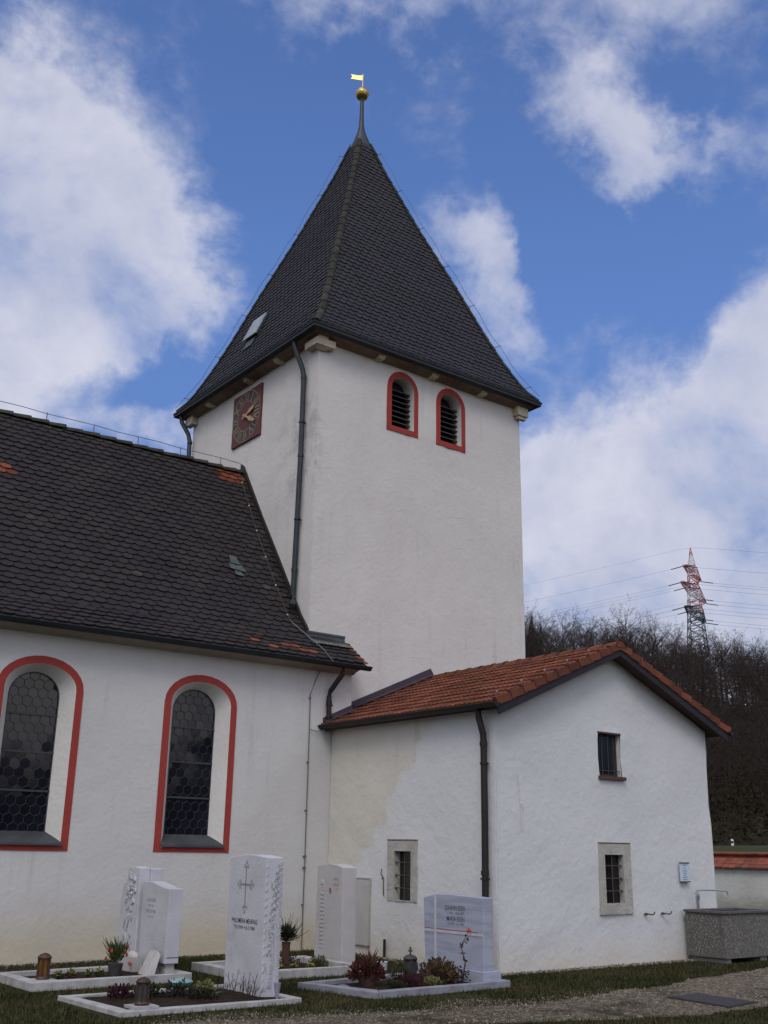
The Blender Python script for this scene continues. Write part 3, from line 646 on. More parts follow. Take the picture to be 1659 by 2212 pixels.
# flashings at the tower
mb = MB()
top = [(2.83, 9.43)]+[(y, z) for y, z in ((2.74, 9.36), (2.347, 8.758), (1.592, 7.65), (.811, 6.53), (.265, 5.74), (.0, 5.42))]
bot = [(.0, 5.27), (.30, 5.61), (2.786, 9.18), (2.86, 9.25)]
mb.prism([(-.035, y, z) for y, z in top+bot], (.05, 0, 0)); mb.build('step_flashing', 'pipe_brown', church)
mb = MB(); mb.box(-.035, .80, -.035, .01, 5.20, 5.37); mb.box(-.037, .802, -.05, -.036, 5.335, 5.372)
mb.hexa([(-.05, -.22, 5.135), (.80, -.22, 5.135), (.80, -.03, 5.24), (-.05, -.03, 5.24), (-.05, -.22, 5.15), (.80, -.22, 5.15), (.80, -.03, 5.26), (-.05, -.03, 5.26)])
mb.build('apron_flashing', 'flash', church)
mb = MB()
for i in range(26):
    x = -.03+i*.032; mb.box(x, x+.03, -.25-.02*(i % 3), -.2, 5.12, 5.145+.006*(i % 2))
M['mortar'] = mat('mortar', (.30, .30, .28), .95, (.15, .14, .13), 14); mb.build('mortar_fillet', 'mortar', church)
# eave soffit and gutter
mb = MB(); mb.prism([(-13, YN+.01, 4.60), (-13, YN-.04, 4.60), (-13, YN-.08, 4.63), (-13, YN-.21, 4.665), (-13, YN-.24, 4.72), (-13, YN+.01, 4.80)], (13+XN+.004, 0, 0))
M['eave_cream'] = mat('eave_cream', (.36, .32, .26), .9, (.28, .24, .19), 4); mb.build('eave_moulding', 'eave_cream', church)
def gutter(mb, a, b, r, down=Vector((0, 0, -1))):
    a, b = Vector(a), Vector(b); d = (b-a).normalized(); sdv = d.cross(down).normalized(); n = 8; vs = []
    for p in (a, b):
        for rr in (r, r-.008):
            for i in range(n+1):
                t = math.pi*i/n; vs.append(p+sdv*rr*math.cos(t)+down*rr*math.sin(t))
    m_ = n+1; fs = []
    for i in range(n): fs += [(i, i+1, 2*m_+i+1, 2*m_+i), (m_+i+1, m_+i, 3*m_+i, 3*m_+i+1)]
    fs += [tuple(range(n+1)), tuple(range(2*m_, 2*m_+n+1))[::-1], (0, 2*m_, 3*m_, m_), (n, m_+n, 3*m_+n, 2*m_+n)]
    mb.add(vs, fs)
    for sgn in (1, -1): mb.tube([a+sdv*sgn*r, b+sdv*sgn*r], .011, 6)
mb = MB(); gutter(mb, (-13, -.70, 4.715), (.91, -.70, 4.715), .068); mb.build('nave_gutter', 'zinc_dark', church, smooth=True)
def pipe(pts, r, name, m_, parent=church, collars=(), brackets=(), bd=(0, 1, 0), nm='downpipe'):
    mb = MB(); mb.tube(pts, r, 12)
    for p in collars: mb.tube([Vector(p)+Vector((0, 0, -.03)), Vector(p)+Vector((0, 0, .03))], r*1.18, 12)
    o = mb.build(nm, m_, parent, smooth=True)
    if brackets:
        for p in brackets:
            mb = MB(); mb.tube([Vector(p)+Vector((0, 0, -.012)), Vector(p)+Vector((0, 0, .012))], r*1.3, 12); mb.tube([p, Vector(p)+Vector(bd)*.10], .01, 5)
            s_ = Vector((bd[1], -bd[0], 0)); mb.tube([Vector(p)+s_*r, Vector(p)+s_*(r+.035)], .012, 6); mb.build('pipe_bracket', m_, o)
    return o
pipe([(-.27, .50, 11.36), (-.25, .49, 11.2), (-.10, .41, 10.75), (-.075, .40, 10.6), (-.075, .39, 9.0), (-.075, .42, 7.5), (-.075, .45, 6.1), (-.09, .40, 5.98), (-.20, .28, 5.86)], .052, 0, 'pipe_green', collars=[(-.075, .40, 10.58), (-.075, .39, 8.9), (-.075, .44, 6.6)], brackets=[(-.075, .39, 9.6), (-.075, .41, 7.6)], bd=(1, 0, 0))
pipe([(-.27, 5.49, 11.36), (-.25, 5.45, 11.2), (-.09, 5.38, 10.9), (-.08, 5.30, 10.7), (-.08, 5.25, 9.0), (-.08, 5.25, 6.6)], .052, 0, 'pipe_green', collars=[(-.08, 5.29, 10.66)], bd=(1, 0, 0))
pipe([(.33, -.70, 4.68), (.325, -.68, 4.55), (.22, -.46, 4.25), (.205, -.445, 4.15), (.215, -.445, 3.72)], .045, 0, 'pipe_brown', collars=[(.21, -.445, 4.05)], brackets=[(.212, -.445, 4.0), (.214, -.445, 3.80)])
# ---- nave windows
for a, b in NW:
    c = (a+b)/2; g0, g1 = c-.405, c+.374; dp = YN+.217
    o_ = arch(a, b, NZ0, NZS, NRISE); i_ = nin(a, b); gl = arch(g0, g1, 1.745, 3.70, .36)
    wd = empty('arched_window', (c, YN, NZ0), '', ''); wd.parent = church
    mb = MB(); ring(mb, o_, i_, lambda u, v: (u, YN-.006, v), lambda u, v: (u, YN-.006, v)); ring(mb, o_, o_, lambda u, v: (u, YN+.012, v), lambda u, v: (u, YN-.006, v))
    mb.build('painted_surround', 'red_paint', wd)
    mb = MB(); ring(mb, i_, gl, lambda u, v: (u, YN-.006, v), lambda u, v: (u, dp, v)); mb.build('splayed_reveal', 'reveal', wd, smooth=True)
    mb = MB(); mb.hexa([(a+.10, YN-.05, NZ0+.075), (b-.10, YN-.05, NZ0+.075), (g1+.02, dp+.01, 1.73), (g0-.02, dp+.01, 1.73), (a+.10, YN-.05, NZ0+.105), (b-.10, YN-.05, NZ0+.105), (g1+.02, dp-.003, 1.765), (g0-.02, dp-.003, 1.765)])
    mb.build('slate_sill', 'slate', wd)
    # hexagonal panes, each tilted a hair
    gc, gw = (g0+g1)/2, (g1-g0)/2
    rg = random.Random(int(a*100)); mb = MB(); ld = MB(); hw = .075; hr = hw/math.cos(R(30))
    def inside(x, z):
        if z < 1.765 or x < g0 or x > g1: return False
        return z <= 3.70 or ((x-gc)/gw)**2+((z-3.70)/.36)**2 < 1
    def clampg(x, z):
        x = min(max(x, g0), g1); z = max(z, 1.765)
        if z > 3.70:
            k = math.sqrt(((x-gc)/gw)**2+((z-3.70)/.36)**2)
            if k > 1: x = gc+(x-gc)/k; z = 3.70+(z-3.70)/k
        return x, z
    row = 0; z = 1.80
    while z < 4.15:
        x = g0+(row % 2)*hw
        while x < g1+hw:
            pts = [clampg(x+hr*math.sin(R(60*i)), z+hr*math.cos(R(60*i))) for i in range(6)]
            if inside(*clampg(x, z)) and max(p[0] for p in pts)-min(p[0] for p in pts) > .02 and max(p[1] for p in pts)-min(p[1] for p in pts) > .02:
                tx, tz = rg.gauss(0, .006), rg.gauss(0, .007); cc_ = (sum(p[0] for p in pts)/6, sum(p[1] for p in pts)/6)
                dome = 0
                mb.add([(px, dp+.012+(px-x)*tx+(pz-z)*tz, pz) for px, pz in pts], [tuple(range(6))])
                for i in range(3):
                    p, q_ = pts[i], pts[(i+1) % 6]
                    if math.hypot(p[0]-q_[0], p[1]-q_[1]) > .01: ld.tube([(p[0], dp+.006, p[1]), (q_[0], dp+.008, q_[1])], .004, 4, cap=False)
            x += 2*hw
        z += hr*1.5; row += 1
    g = mb.build('leaded_glass', 'glass', wd); 
    mb2 = MB(); mb2.add([(u, dp+.03, v) for u, v in gl], [tuple(range(len(gl)))]); mb2.build('dark_interior', 'black', wd)
    for z in (2.33, 2.88, 3.43): ld.box(g0, g1, dp-.012, dp+.004, z-.014, z+.014)
    ring(ld, gl, arch(g0+.018, g1-.018, 1.765, 3.70, .34), lambda u, v: (u, dp-.004, v), lambda u, v: (u, dp-.004, v))
    ld.build('lead_bars', 'lead', wd)
# ---- annex
EX, EZ, RX, RZA = .16, 3.655, 2.893, 4.80; SLP = (RZA-EZ)/(RX-EX)
V0, V1, VB0, VB1 = 2.444, 3.176, .709, 1.733
ghole = [[(2.548, 2.74), (3.084, 2.74), (3.084, 3.406), (2.548, 3.406)], [(V0+.132, VB0+.155), (V0+.545, VB0+.155), (V0+.555, VB1-.165), (V0+.132, VB1-.165)]]
T1, T2, TB, TT = -2.05, -2.791, .834, 1.731
whole = [[(T2+.15, TB+.01), (T1-.17, TB+.01), (T1-.17, TT-.16), (T2+.15, TT-.16)]]
mb = MB()
cs = [((XA, 0, 0), (-1, 0, 0)), ((XE, 0, 0), (1, 0, 0)), ((0, YA, 0), (0, -1, 0))]
wall(mb, [(XA, -.3), (XE, -.3), (XE, EZ+SLP*(XA-EX)-.1), (RX, RZA-.1), (XA, EZ+SLP*(XA-EX)-.1)], ghole, lambda u, v: (u, YA, v), (0, -1, 0), cs, amp=.03, step=.3)
wall(mb, [(YA, -.3), (YN, -.3), (YN, 3.64), (YA, 3.64)], whole, lambda u, v: (XA, u, v), (-1, 0, 0), cs, amp=.02, step=.3)
wall(mb, [(YA, -.3), (0, -.3), (0, 3.64), (YA, 3.64)], [], lambda u, v: (XE, u, v), (1, 0, 0), cs, amp=.03, step=.3)
mb.build('annex_wall', 'annex_plaster', church, smooth=True, label='white annex walls, patchily repainted over older cream plaster')
def asurf(sg):
    l = math.hypot(1, SLP)
    def f(u, s):
        x = EX+s/l; z = EZ+SLP*s/l
        if sg > 0: return Vector((x, u, z)), Vector((-SLP, 0, 1))/l
        return Vector((2*RX-x, u, z)), Vector((SLP, 0, 1))/l
    return f
SL = math.hypot(RX-EX, RZA-EZ); crs = SL/11
mb = MB(); rg = random.Random(9)
for sg in (1, -1):
    sf = asurf(sg)
    for k in range(11):
        s0 = k*crs-(.05 if k == 0 else 0); s1 = (k+1)*crs+.05; y = -4.80; n = 8
        while y < -.02:
            x_mid = EX+(k+.5)*crs; lim = YN if (sg > 0 and x_mid < XN) else 0
            y1 = min(y+.215, lim)
            if y1-y < .03: y += .215; continue
            j = rg.uniform(-.004, .004); vs = []
            for (s_, lf) in ((s0, .034), (s1, .004)):
                for i in range(n+1):
                    f = i/n; hgt = .014*math.exp(-((f-.5)/.17)**2)+.016*math.exp(-(f/.12)**2)+.016*math.exp(-((1-f)/.12)**2)
                    p, nr_ = sf(y+(y1-y)*f, s_); vs.append(p+nr_*(hgt+lf+j))
            for i in range(n+1): p, nr_ = sf(y+(y1-y)*i/n, s0); vs.append(p+nr_*(.008+j))
            fs = [(i, i+1, n+2+i, n+1+i) for i in range(n)]+[(2*n+2+i, 2*n+3+i, i+1, i) for i in range(n)]
            mb.add(vs, [f_[::-1] for f_ in fs] if sg > 0 else fs); y += .215
        # verge tile flank
        a, nr_ = sf(-4.76, s0); b, _ = sf(-4.76, s1+.02)
        ov = Vector((0, -.082, 0)); ow = Vector((0, -.066, 0)); mb.hexa([a-nr_*.045+ov, a-nr_*.045, b-nr_*.07, b-nr_*.07+ow, a+nr_*.072+ov, a+nr_*.072, b+nr_*.036, b+nr_*.036+ow])
aroof = mb.build('annex_roof', 'pantile', church, smooth=True, label='low pitched roof of red interlocking clay tiles')
mb = MB(); y = -4.84; rg = random.Random(2); n = 8
while y < -.3:
    vs = []; 
    for (yy, rr) in ((y, .108), (y+.37, .094)):
        for i in range(n+1):
            t = math.pi*i/n; vs.append((RX-rr*math.cos(t)*1.05, yy, RZA-.035+rr*math.sin(t)))
    mb.add(vs, [(i+1, i, n+1+i, n+2+i) for i in range(n)]+([tuple(range(n+1))] if y < -4.8 else []))
    for i in range(n+1):
        t = math.pi*i/n; vs[i] = (RX-.114*math.cos(t)*1.05, y-.012, RZA-.035+.114*math.sin(t))
    mb.add(vs[:n+1]+[(RX-.114*math.cos(math.pi*i/n)*1.05, y+.02, RZA-.035+.114*math.sin(math.pi*i/n)) for i in range(n+1)], [(i+1, i, n+1+i, n+2+i) for i in range(n)], 1 if int(y*3) % 2 == 0 else 0)
    y += .33
mb.build('ridge_tiles', ['pantile', 'pipe_brown'], aroof, smooth=True)
for k in range(5):
    mb = MB(); p, nr_ = asurf(1)(-4.47, .35+k*.56); mb.ball(p+nr_*.065, .02, 0, 1); mb.tube([p+nr_*.02, p+nr_*.07], .008, 5); mb.build('snow_hook', 'steel', aroof)
# roof deck, soffit and barge boards
mb = MB()
for sg in (1, -1):
    sf = asurf(sg); a, nr_ = sf(0, 0); b, _ = sf(0, SL)
    for (ya_, yb_) in ((-4.79, 0.0),):
        c = [a-nr_*.11, b-nr_*.11, b-nr_*.012, a-nr_*.012]
        mb.prism([(p.x, ya_, p.z) for p in c], (0, yb_-ya_, 0))
mb.build('roof_deck', 'wood_brown', church)
for sg in (1, -1):
    mb = MB(); sf = asurf(sg); a, nr_ = sf(0, -.06); b, _ = sf(0, SL+.02)
    c = [a-nr_*.185, b-nr_*.19, b-nr_*.03, a-nr_*.05]; c[1].x = c[2].x = RX-(.002 if sg > 0 else -.002)
    mb.prism([(p.x, -4.815, p.z) for p in c], (0, .022, 0)); mb.build('barge_board', 'board', church)
mb = MB(); gutter(mb, (.10, -4.86, 3.625), (.10, -.30, 3.64), .06); mb.build('annex_gutter', 'pipe_brown', church, smooth=True)
mb = MB(); gutter(mb, (2*RX-.10, -4.86, 3.625), (2*RX-.10, -.05, 3.64), .06); mb.build('annex_gutter', 'pipe_brown', church, smooth=True)
pipe([(.165, -4.37, 3.58), (.18, -4.375, 3.45), (.24, -4.40, 3.22), (.247, -4.40, 3.10), (.25, -4.40, 2.0), (.25, -4.385, .0)], .05, 0, 'pipe_brown', collars=[(.245, -4.40, 3.08), (.25, -4.39, 1.30)], brackets=[(.25, -4.40, 2.8), (.25, -4.385, 1.22), (.25, -4.385, .45)], bd=(1, 0, 0))
# annex flashings
def az(x): return EZ+SLP*(x-EX)
mb = MB()
mb.prism([(EX-.02, YN-.03, az(EX)+.02), (XN+.02, YN-.03, az(XN)+.02), (XN+.02, YN-.03, az(XN)+.17), (EX-.02, YN-.03, az(EX)+.13)], (0, .035, 0))
mb.prism([(XN+.015, -.04, az(XN)+.02), (RX, -.04, az(RX)+.02), (RX+.12, -.04, az(RX)+.03), (RX, -.04, az(RX)+.20), (XN+.015, -.04, az(XN)+.17)], (0, .042, 0))
mb.prism([(XN-.002, YN-.03, az(XN)+.03), (XN+.025, YN-.03, az(XN)+.03), (XN+.025, YN-.03, az(XN)+.172), (XN-.002, YN-.03, az(XN)+.172)], (0, .36, 0))
for x0, x1, yy in ((EX-.02, XN, YN-.03), (XN+.03, RX, -.042)):
    mb.hexa([(x0, yy-.10, az(x0)+.055), (x1, yy-.10, az(x1)+.055), (x1, yy, az(x1)+.075), (x0, yy, az(x0)+.075), (x0, yy-.10, az(x0)+.065), (x1, yy-.10, az(x1)+.065), (x1, yy, az(x1)+.09), (x0, yy, az(x0)+.09)])
mb.build('wall_flashing', 'flash_purple', church)
# gable windows
wd = empty('barred_window', (2.816, YA, 2.70), '', ''); wd.parent = church
i_ = ghole[0]; mb = MB(); ring(mb, i_, i_, lambda u, v: (u, YA+.02, v), lambda u, v: (u, YA+.12, v)); mb.build('reveal', 'reveal', wd)
MB().add([(u, YA+.115, v) for u, v in i_], [(0, 1, 2, 3)]).build('pane', 'pane', wd)
mb = MB(); [mb.box(a, b, YA+.095, YA+.113, c, d) for a, b, c, d in ((2.55, 3.08, 2.74, 2.78), (2.55, 3.08, 3.37, 3.405), (2.55, 2.585, 2.78, 3.37), (3.045, 3.08, 2.78, 3.37))]; mb.build('frame', 'slat', wd)
mb = MB(); [mb.tube([(x, YA+.05, 2.72), (x, YA+.05, 3.41)], .008, 6) for x in (2.68, 2.82, 2.96)]; mb.tube([(2.55, YA+.05, 2.83), (3.08, YA+.05, 2.83)], .008, 6); mb.build('bars', 'lead', wd)
MB().box(2.52, 3.13, YA-.045, YA+.118, 2.69, 2.742).build('brick_sill', 'sill_brick', wd)
MB().box(2.54, 3.095, YA-.005, YA+.02, 3.40, 3.425).build('lintel_edge', 'sill_brick', wd)
def stonewin(o_, i_, f, inn, bars, loc, dpt):
    wd = empty('stone_framed_window', loc, '', ''); wd.parent = church
    mb = MB(); ring(mb, o_, i_, lambda u, v: f(u, v, -.006), lambda u, v: f(u, v, -.006)); ring(mb, o_, o_, lambda u, v: f(u, v, .03), lambda u, v: f(u, v, -.006))
    ring(mb, i_, inn, lambda u, v: f(u, v, -.006), lambda u, v: f(u, v, dpt)); mb.build('stone_frame', 'sandstone', wd)
    MB().add([f(u, v, dpt-.004) for u, v in [(min(p[0] for p in inn)-.01, min(p[1] for p in inn)-.01), (max(p[0] for p in inn)+.01, min(p[1] for p in inn)-.01), (max(p[0] for p in inn)+.01, max(p[1] for p in inn)+.01), (min(p[0] for p in inn)-.01, max(p[1] for p in inn)+.01)]], [(0, 1, 2, 3)]).build('pane', 'pane', wd)
    mb = MB(); x0, x1 = i_[0][0], i_[1][0]; z0, z1 = i_[0][1], i_[2][1]
    xc = (inn[0][0]+inn[1][0])/2
    mb.tube([f(xc, z0, .045), f(xc, z1, .045)], .010, 6)
    for k in range(3):
        z = z0+(z1-z0)*(.25+.26*k); mb.tube([f(x0-.0, z, .045), f(x1, z, .045)], .009, 6); mb.ball(f(x1-.015, z, .035), .02)
    mb.build('iron_grille', 'iron', wd)
    mb = MB(); xa_, xb_ = min(p[0] for p in o_), max(p[0] for p in o_); za = max(p[1] for p in o_)
    a = f(xa_, za, -.012); b = f(xb_, za+.014, .02); mb.box(min(a[0], b[0]), max(a[0], b[0]), min(a[1], b[1]), max(a[1], b[1]), a[2], b[2]); mb.build('drip_strip', 'sill_brick', wd)
stonewin([(V0, VB0), (V1, VB0), (V1, VB1), (V0, VB1)], ghole[1], lambda u, v, d: (u, YA+d, v), [(V0+.132, VB0+.155), (V0+.55, VB0+.155), (V0+.555, VB1-.165), (V0+.132, VB1-.165)], 1, ((V0+V1)/2, YA, VB0), .10)
stonewin([(T2, TB), (T1, TB), (T1, TT), (T2, TT)], whole[0], lambda u, v, d: (XA+d, u, v), [(T2+.15, TB+.01), (T1-.17, TB+.01), (T1-.17, TT-.16), (T2+.15, TT-.16)], -1, (XA, (T1+T2)/2, TB), .125)
# small fixings on the annex
mb = MB(); mb.tube([(.825, YA-.02, 2.27), (.835, YA-.02, 2.235)], .018, 6); mb.tube([(.77, YA-.003, 2.70), (.815, YA-.004, 2.3), (.84, YA-.003, 1.9)], .006, 5); mb.build('cable_stub', 'reveal', church)
mb = MB(); mb.tube([(XA-.02, -1.93, 1.30), (XA-.05, -1.95, 1.22), (XA-.02, -1.975, 1.17), (XA-.02, -1.985, .9)], .009, 5); mb.tube([(XA-.02, -1.97, 1.17), (XA-.06, -1.99, 1.15)], .009, 5); mb.build('wall_hook', 'iron', church)
mb = MB(); mb.tube([(.27, -2.07, -.05), (.27, -2.07, .27)], .022, 8); mb.build('stub_pipe', 'pipe_brown', church)
#@@PART3
# ============================================================ THINGS BY THE CHURCH
def bevel(o, w_=.006, seg=2):
    md = o.modifiers.new('bevel', 'BEVEL'); md.width = w_; md.segments = seg; md.limit_method = 'ANGLE'; md.angle_limit = R(40); return o
# memorial slab let into the annex wall
t = MB().box(XA-.02, XA+.02, -1.61, -1.20, .14, 1.135).build('memorial_slab', 'limestone'); prop(t, 'flat pale blank memorial slab set in the annex wall behind the red-lettered stone', 'memorial slab')
mb = MB(); [mb.box(XA-.028, XA-.004, a, b, c, d) for a, b, c, d in ((-1.625, -1.19, 1.136, 1.15), (-1.625, -1.611, .14, 1.135), (-1.199, -1.19, .14, 1.135))]; mb.build('slab_rim', 'sandstone', t)
# notice plate
t = MB().box(4.365, 4.59, YA-.02, YA-.004, 1.175, 1.45).build('notice_plate', 'plate'); prop(t, 'small upright pale blue notice plate on the gable wall above the trough', 'notice')
for z_ in (1.451, 1.160): MB().box(4.36, 4.60, YA-.032, YA-.002, z_, z_+.014).build('plate_clamp', 'pipe_brown', t)
mb = MB()
for z, n_ in ((1.42, 3), (1.375, 2), (1.335, 4), (1.30, 3), (1.265, 2), (1.235, 4), (1.20, 4)):
    for i in range(n_):
        x = 4.477+(i-(n_-1)/2)*.030; mb.box(x-.011, x+.011, YA-.0215, YA-.0202, z-.007, z+.007)
mb.build('printed_lines', 'ink_blue', t)
for i, x in enumerate((3.53, 3.94)):
    mb = MB(); mb.tube([(x-.07, YA-.01, .70), (x-.05, YA-.06, .70), (x+.02, YA-.06, .69), (x+.05, YA-.07, .70), (x+.07, YA-.07, .73)], .011, 6); mb.tube([(x-.07, YA+.01, .70), (x-.07, YA-.03, .70)], .02, 6)
    o = mb.build('wall_hook', 'iron', label=('small iron hook on the gable wall nearer the grated window', 'small iron hook on the gable wall nearer the water trough')[i]); prop(o, None, 'hook', 'iron hooks low on the gable wall')
# water trough
tr = empty('water_trough', (5.06, -4.95, 0), 'square water trough of washed pebble concrete against the annex corner', 'water trough')
x0, x1, y0, y1 = 4.385, 5.67, -5.32, -4.60
mb = MB(); zt, zb = .72, .07
mb.box(x0, x1, y0, y0+.08, zb, zt); mb.box(x0, x1, y1-.08, y1, zb, zt); mb.box(x0, x0+.08, y0+.081, y1-.081, zb, zt); mb.box(x1-.08, x1, y0+.081, y1-.081, zb, zt); mb.box(x0+.081, x1-.081, y0+.081, y1-.081, zb+.02, zb+.10)
bevel(mb.build('basin', 'washed', tr), .01)
mb = MB(); e_ = .03
mb.box(x0-e_, x1+e_, y0-e_, y0+.09, zt+.002, zt+.035); mb.box(x0-e_, x1+e_, y1-.09, y1+.01, zt+.002, zt+.035); mb.box(x0-e_, x0+.09, y0+.0901, y1-.0901, zt+.002, zt+.035); mb.box(x1-.09, x1+e_, y0+.0901, y1-.0901, zt+.002, zt+.035)
M['rim'] = mat('rim', (.07, .06, .065), .8, (.12, .11, .11), 9); mb.build('rim', 'rim', tr)
MB().box(x0+.08, x1-.08, y0+.08, y1-.08, .55, .60).build('water', 'pane', tr)
for a, b in ((x0+.10, x0+.22), (x1-.3, x1-.12)): MB().box(a, b, y0+.08, y1-.02, -.02, .069).build('foot', 'kerb', tr)
# tap
tp_ = empty('water_tap', (4.62, -4.66, .75), 'old grey standing water tap with a long swivel spout over the trough', 'water tap')
mb = MB(); mb.tube([(4.64, -4.68, .55), (4.64, -4.68, .98)], [.016, .016], 8); mb.tube([(4.60, -4.68, .60), (4.60, -4.68, .93), (4.63, -4.68, .95)], .012, 6); mb.box(4.60, 4.66, -4.70, -4.66, .90, .96); mb.tube([(4.64, -4.68, .98), (4.64, -4.68, 1.04)], [.024, .010], 8)
mb.build('standpipe', 'steel', tp_, smooth=True)
mb = MB(); mb.tube([(4.62, -4.68, 1.035), (4.70, -4.72, 1.05), (5.02, -4.93, 1.04), (5.05, -4.95, 1.02), (5.06, -4.955, .98)], .013, 8); mb.build('spout', 'steel', tp_, smooth=True)
mb = MB(); mb.tube([(4.57, -4.68, .99), (4.64, -4.68, 1.015)], .010, 6); mb.build('handle', 'steel', tp_)
# churchyard wall
cw = empty('churchyard_wall', (15.5, 0, 0), 'long low white churchyard wall with red tile coping beyond the annex', 'wall')
mb = MB(); n_ = 36
def zg(i): return -.05
for i in range(n_):
    ya_, yb_ = 22-i*1.0, 21-i*1.0; j = .02*math.sin(i*1.3)
    mb.hexa([(15.42, yb_, -.2), (15.75, yb_, -.2), (15.75, ya_, -.2), (15.42, ya_, -.2), (15.40, yb_, 1.27), (15.75, yb_, 1.27), (15.75, ya_, 1.27), (15.40, ya_, 1.27)])
M['yard_wall'] = mat('yard_wall', (.62, .63, .58), .95, (.50, .50, .44), .8, .02, 10, extra=plaster_extra(.8, None, (-.2, .35, (.25, .25, .2)))); mb.build('plaster_wall', 'yard_wall', cw)
mb = MB(); rg = random.Random(5)
for k in range(4):
    for j in range(int(36/.2)):
        y = 22-j*.2; x = 15.28+k*.095; z = 1.255+k*.085; d = rg.uniform(-.006, .006)
        mb.hexa([(x, y-.19, z+d), (x+.13, y-.19, z+.10+d), (x+.13, y, z+.10+d), (x, y, z+d), (x, y-.19, z+.025+d), (x+.13, y-.19, z+.125+d), (x+.13, y, z+.125+d), (x, y, z+.025+d)])
        if k < 4: mb.hexa([(31.2-x, y-.19, z+d), (31.07-x, y-.19, z+.10+d), (31.07-x, y, z+.10+d), (31.2-x, y, z+d), (31.2-x, y-.19, z+.025+d), (31.07-x, y-.19, z+.125+d), (31.07-x, y, z+.125+d), (31.2-x, y, z+.025+d)])
mb.tube([(15.60, 22, 1.61), (15.60, -14, 1.61)], .06, 8)
M['cop'] = mat('cop', (.26, .075, .045), .9, (.16, .05, .035), 2.5, island=.3); mb.build('tile_coping', 'cop', cw)
# iron grate in the path
gt = empty('drain_cover', (.6, -7.8, 0), 'large flat dark square cover plate lying in the gravel path', 'drain cover')
rz_ = lambda x, y: (x, y)
mb = MB(); q4 = [(.24, -8.26), (.92, -8.17), (.97, -7.29), (.33, -7.33)]
mb.hexa([(*p, -.02) for p in q4]+[(*p, .016) for p in q4]); mb.build('frame', 'pipe_brown', gt)
mb = MB(); A_, B_, C_, D_ = [Vector((*p, 0)) for p in q4]
for i in range(24):
    f0 = .03+i*.039; f1 = f0+.024; a = A_.lerp(D_, f0).lerp(B_.lerp(C_, f0), .04); b = A_.lerp(D_, f0).lerp(B_.lerp(C_, f0), .96); c = A_.lerp(D_, f1).lerp(B_.lerp(C_, f1), .96); d = A_.lerp(D_, f1).lerp(B_.lerp(C_, f1), .04)
    mb.hexa([(p.x, p.y, .0162) for p in (a, b, c, d)]+[(p.x, p.y, .024) for p in (a, b, c, d)])
mb.build('ribs', 'grate', gt)

# ============================================================ GRAVES
def surround(name, q, h, w_, mk, label, soil=True, hs=.05):
    """kerb of four stone lengths around soil; q = outer corners, counter-clockwise"""
    Q = [Vector((*p, 0)) for p in q]; c = sum(Q, Vector())/4
    root = empty(name, c, label, 'grave surround', 'kerbed graves along the church wall')
    I = []
    for i in range(4):
        a, b, d = Q[i-1], Q[i], Q[(i+1) % 4]; u = (a-b).normalized(); v = (d-b).normalized(); I.append(b+(u+v)*w_)
    for i in range(4):
        j = (i+1) % 4; mb = MB(); g = (Q[j]-Q[i]).normalized()*.0015
        p = [Q[i]+g, Q[j]-g, I[j]-g, I[i]+g]
        z1 = lambda k: h+.006*math.sin(k*2.3+i)
        mb.hexa([(v.x, v.y, -.1) for v in p]+[(v.x, v.y, z1(k)) for k, v in enumerate(p)]); o = mb.build('kerb_stone', mk, root); bevel(o, .008)
    if soil:
        n_ = 14; mb = MB(); vs = []
        for a in range(n_+1):
            for b in range(n_+1):
                p = I[0].lerp(I[1], a/n_).lerp(I[3].lerp(I[2], a/n_), b/n_); e = min(a, b, n_-a, n_-b)
                vs.append((p.x, p.y, hs*min(1, .45+e*.22)+.02*noise.noise(p*6)))
        mb.add(vs, [(a*(n_+1)+b, (a+1)*(n_+1)+b, (a+1)*(n_+1)+b+1, a*(n_+1)+b+1) for a in range(n_) for b in range(n_)]); mb.build('soil_bed', 'soil', root, smooth='all')
    return root
surround('grave_surround', [(-5.63, -3.21), (-3.62, -3.22), (-3.6, -1.95), (-5.66, -1.95)], .095, .13, 'kerb', 'white kerbed grave with yellow pansies under the left nave window', hs=.07)
surround('grave_surround', [(-5.55, -5.46), (-3.50, -5.52), (-3.48, -4.05), (-5.63, -3.99)], .05, .12, 'kerb', 'low white kerbed grave nearest the camera in front of the cross stone', hs=.055)
surround('grave_surround', [(-3.06, -3.58), (-1.22, -3.62), (-1.20, -2.12), (-3.06, -2.12)], .105, .14, 'kerb', 'white kerbed grave with a potted tuft, behind the cross stone', hs=.06)
surround('grave_surround', [(-2.60, -5.70), (-.52, -5.66), (-.50, -4.25), (-2.88, -4.47)], .075, .12, 'kerb_blue', 'grey-blue kerbed grave full of brown shrubs before the name stone at right', hs=.05)
# flat stone plate in grave nearest wall, left
# ---- stone with cross
st = empty('gravestone', (-3.67, -4.7, 0), 'tall white marble stele with a trefoil cross and wheat carved up its side', 'gravestone', 'gravestones')
def edge_noise(o, amp=.006):
    return o
mb = MB(); n_ = 10; y0, y1, xf, xb = -5.13, -4.305, -3.785, -3.565
topl = [(y0+(y1-y0)*i/n_, 1.475+.038*math.sin(math.pi*(i/n_)*.9+.3)) for i in range(n_+1)]
mb.prism([(xf, y1, -.1), (xf, y0, -.1)]+[(xf, y, z) for y, z in topl], (xb-xf, 0, 0))
bevel(mb.build('stele', 'marble', st), .008)
mb = MB(); rg = random.Random(8)      # chiselled wheat on the south side
for k in range(48):                    # notched edges
    z = .10+k*.028
    for x in (xb-.012, xf+.012):
        if x == xf+.012 and k % 3: continue
        mb.prism([(x-.03*(1 if x > -3.7 else .4), y0-.002, z), (x+.014, y0-.010, z+.030), (x+.012, y0-.012, z+.042), (x-.032*(1 if x > -3.7 else .4), y0-.004, z+.013)], (0, .01, 0))
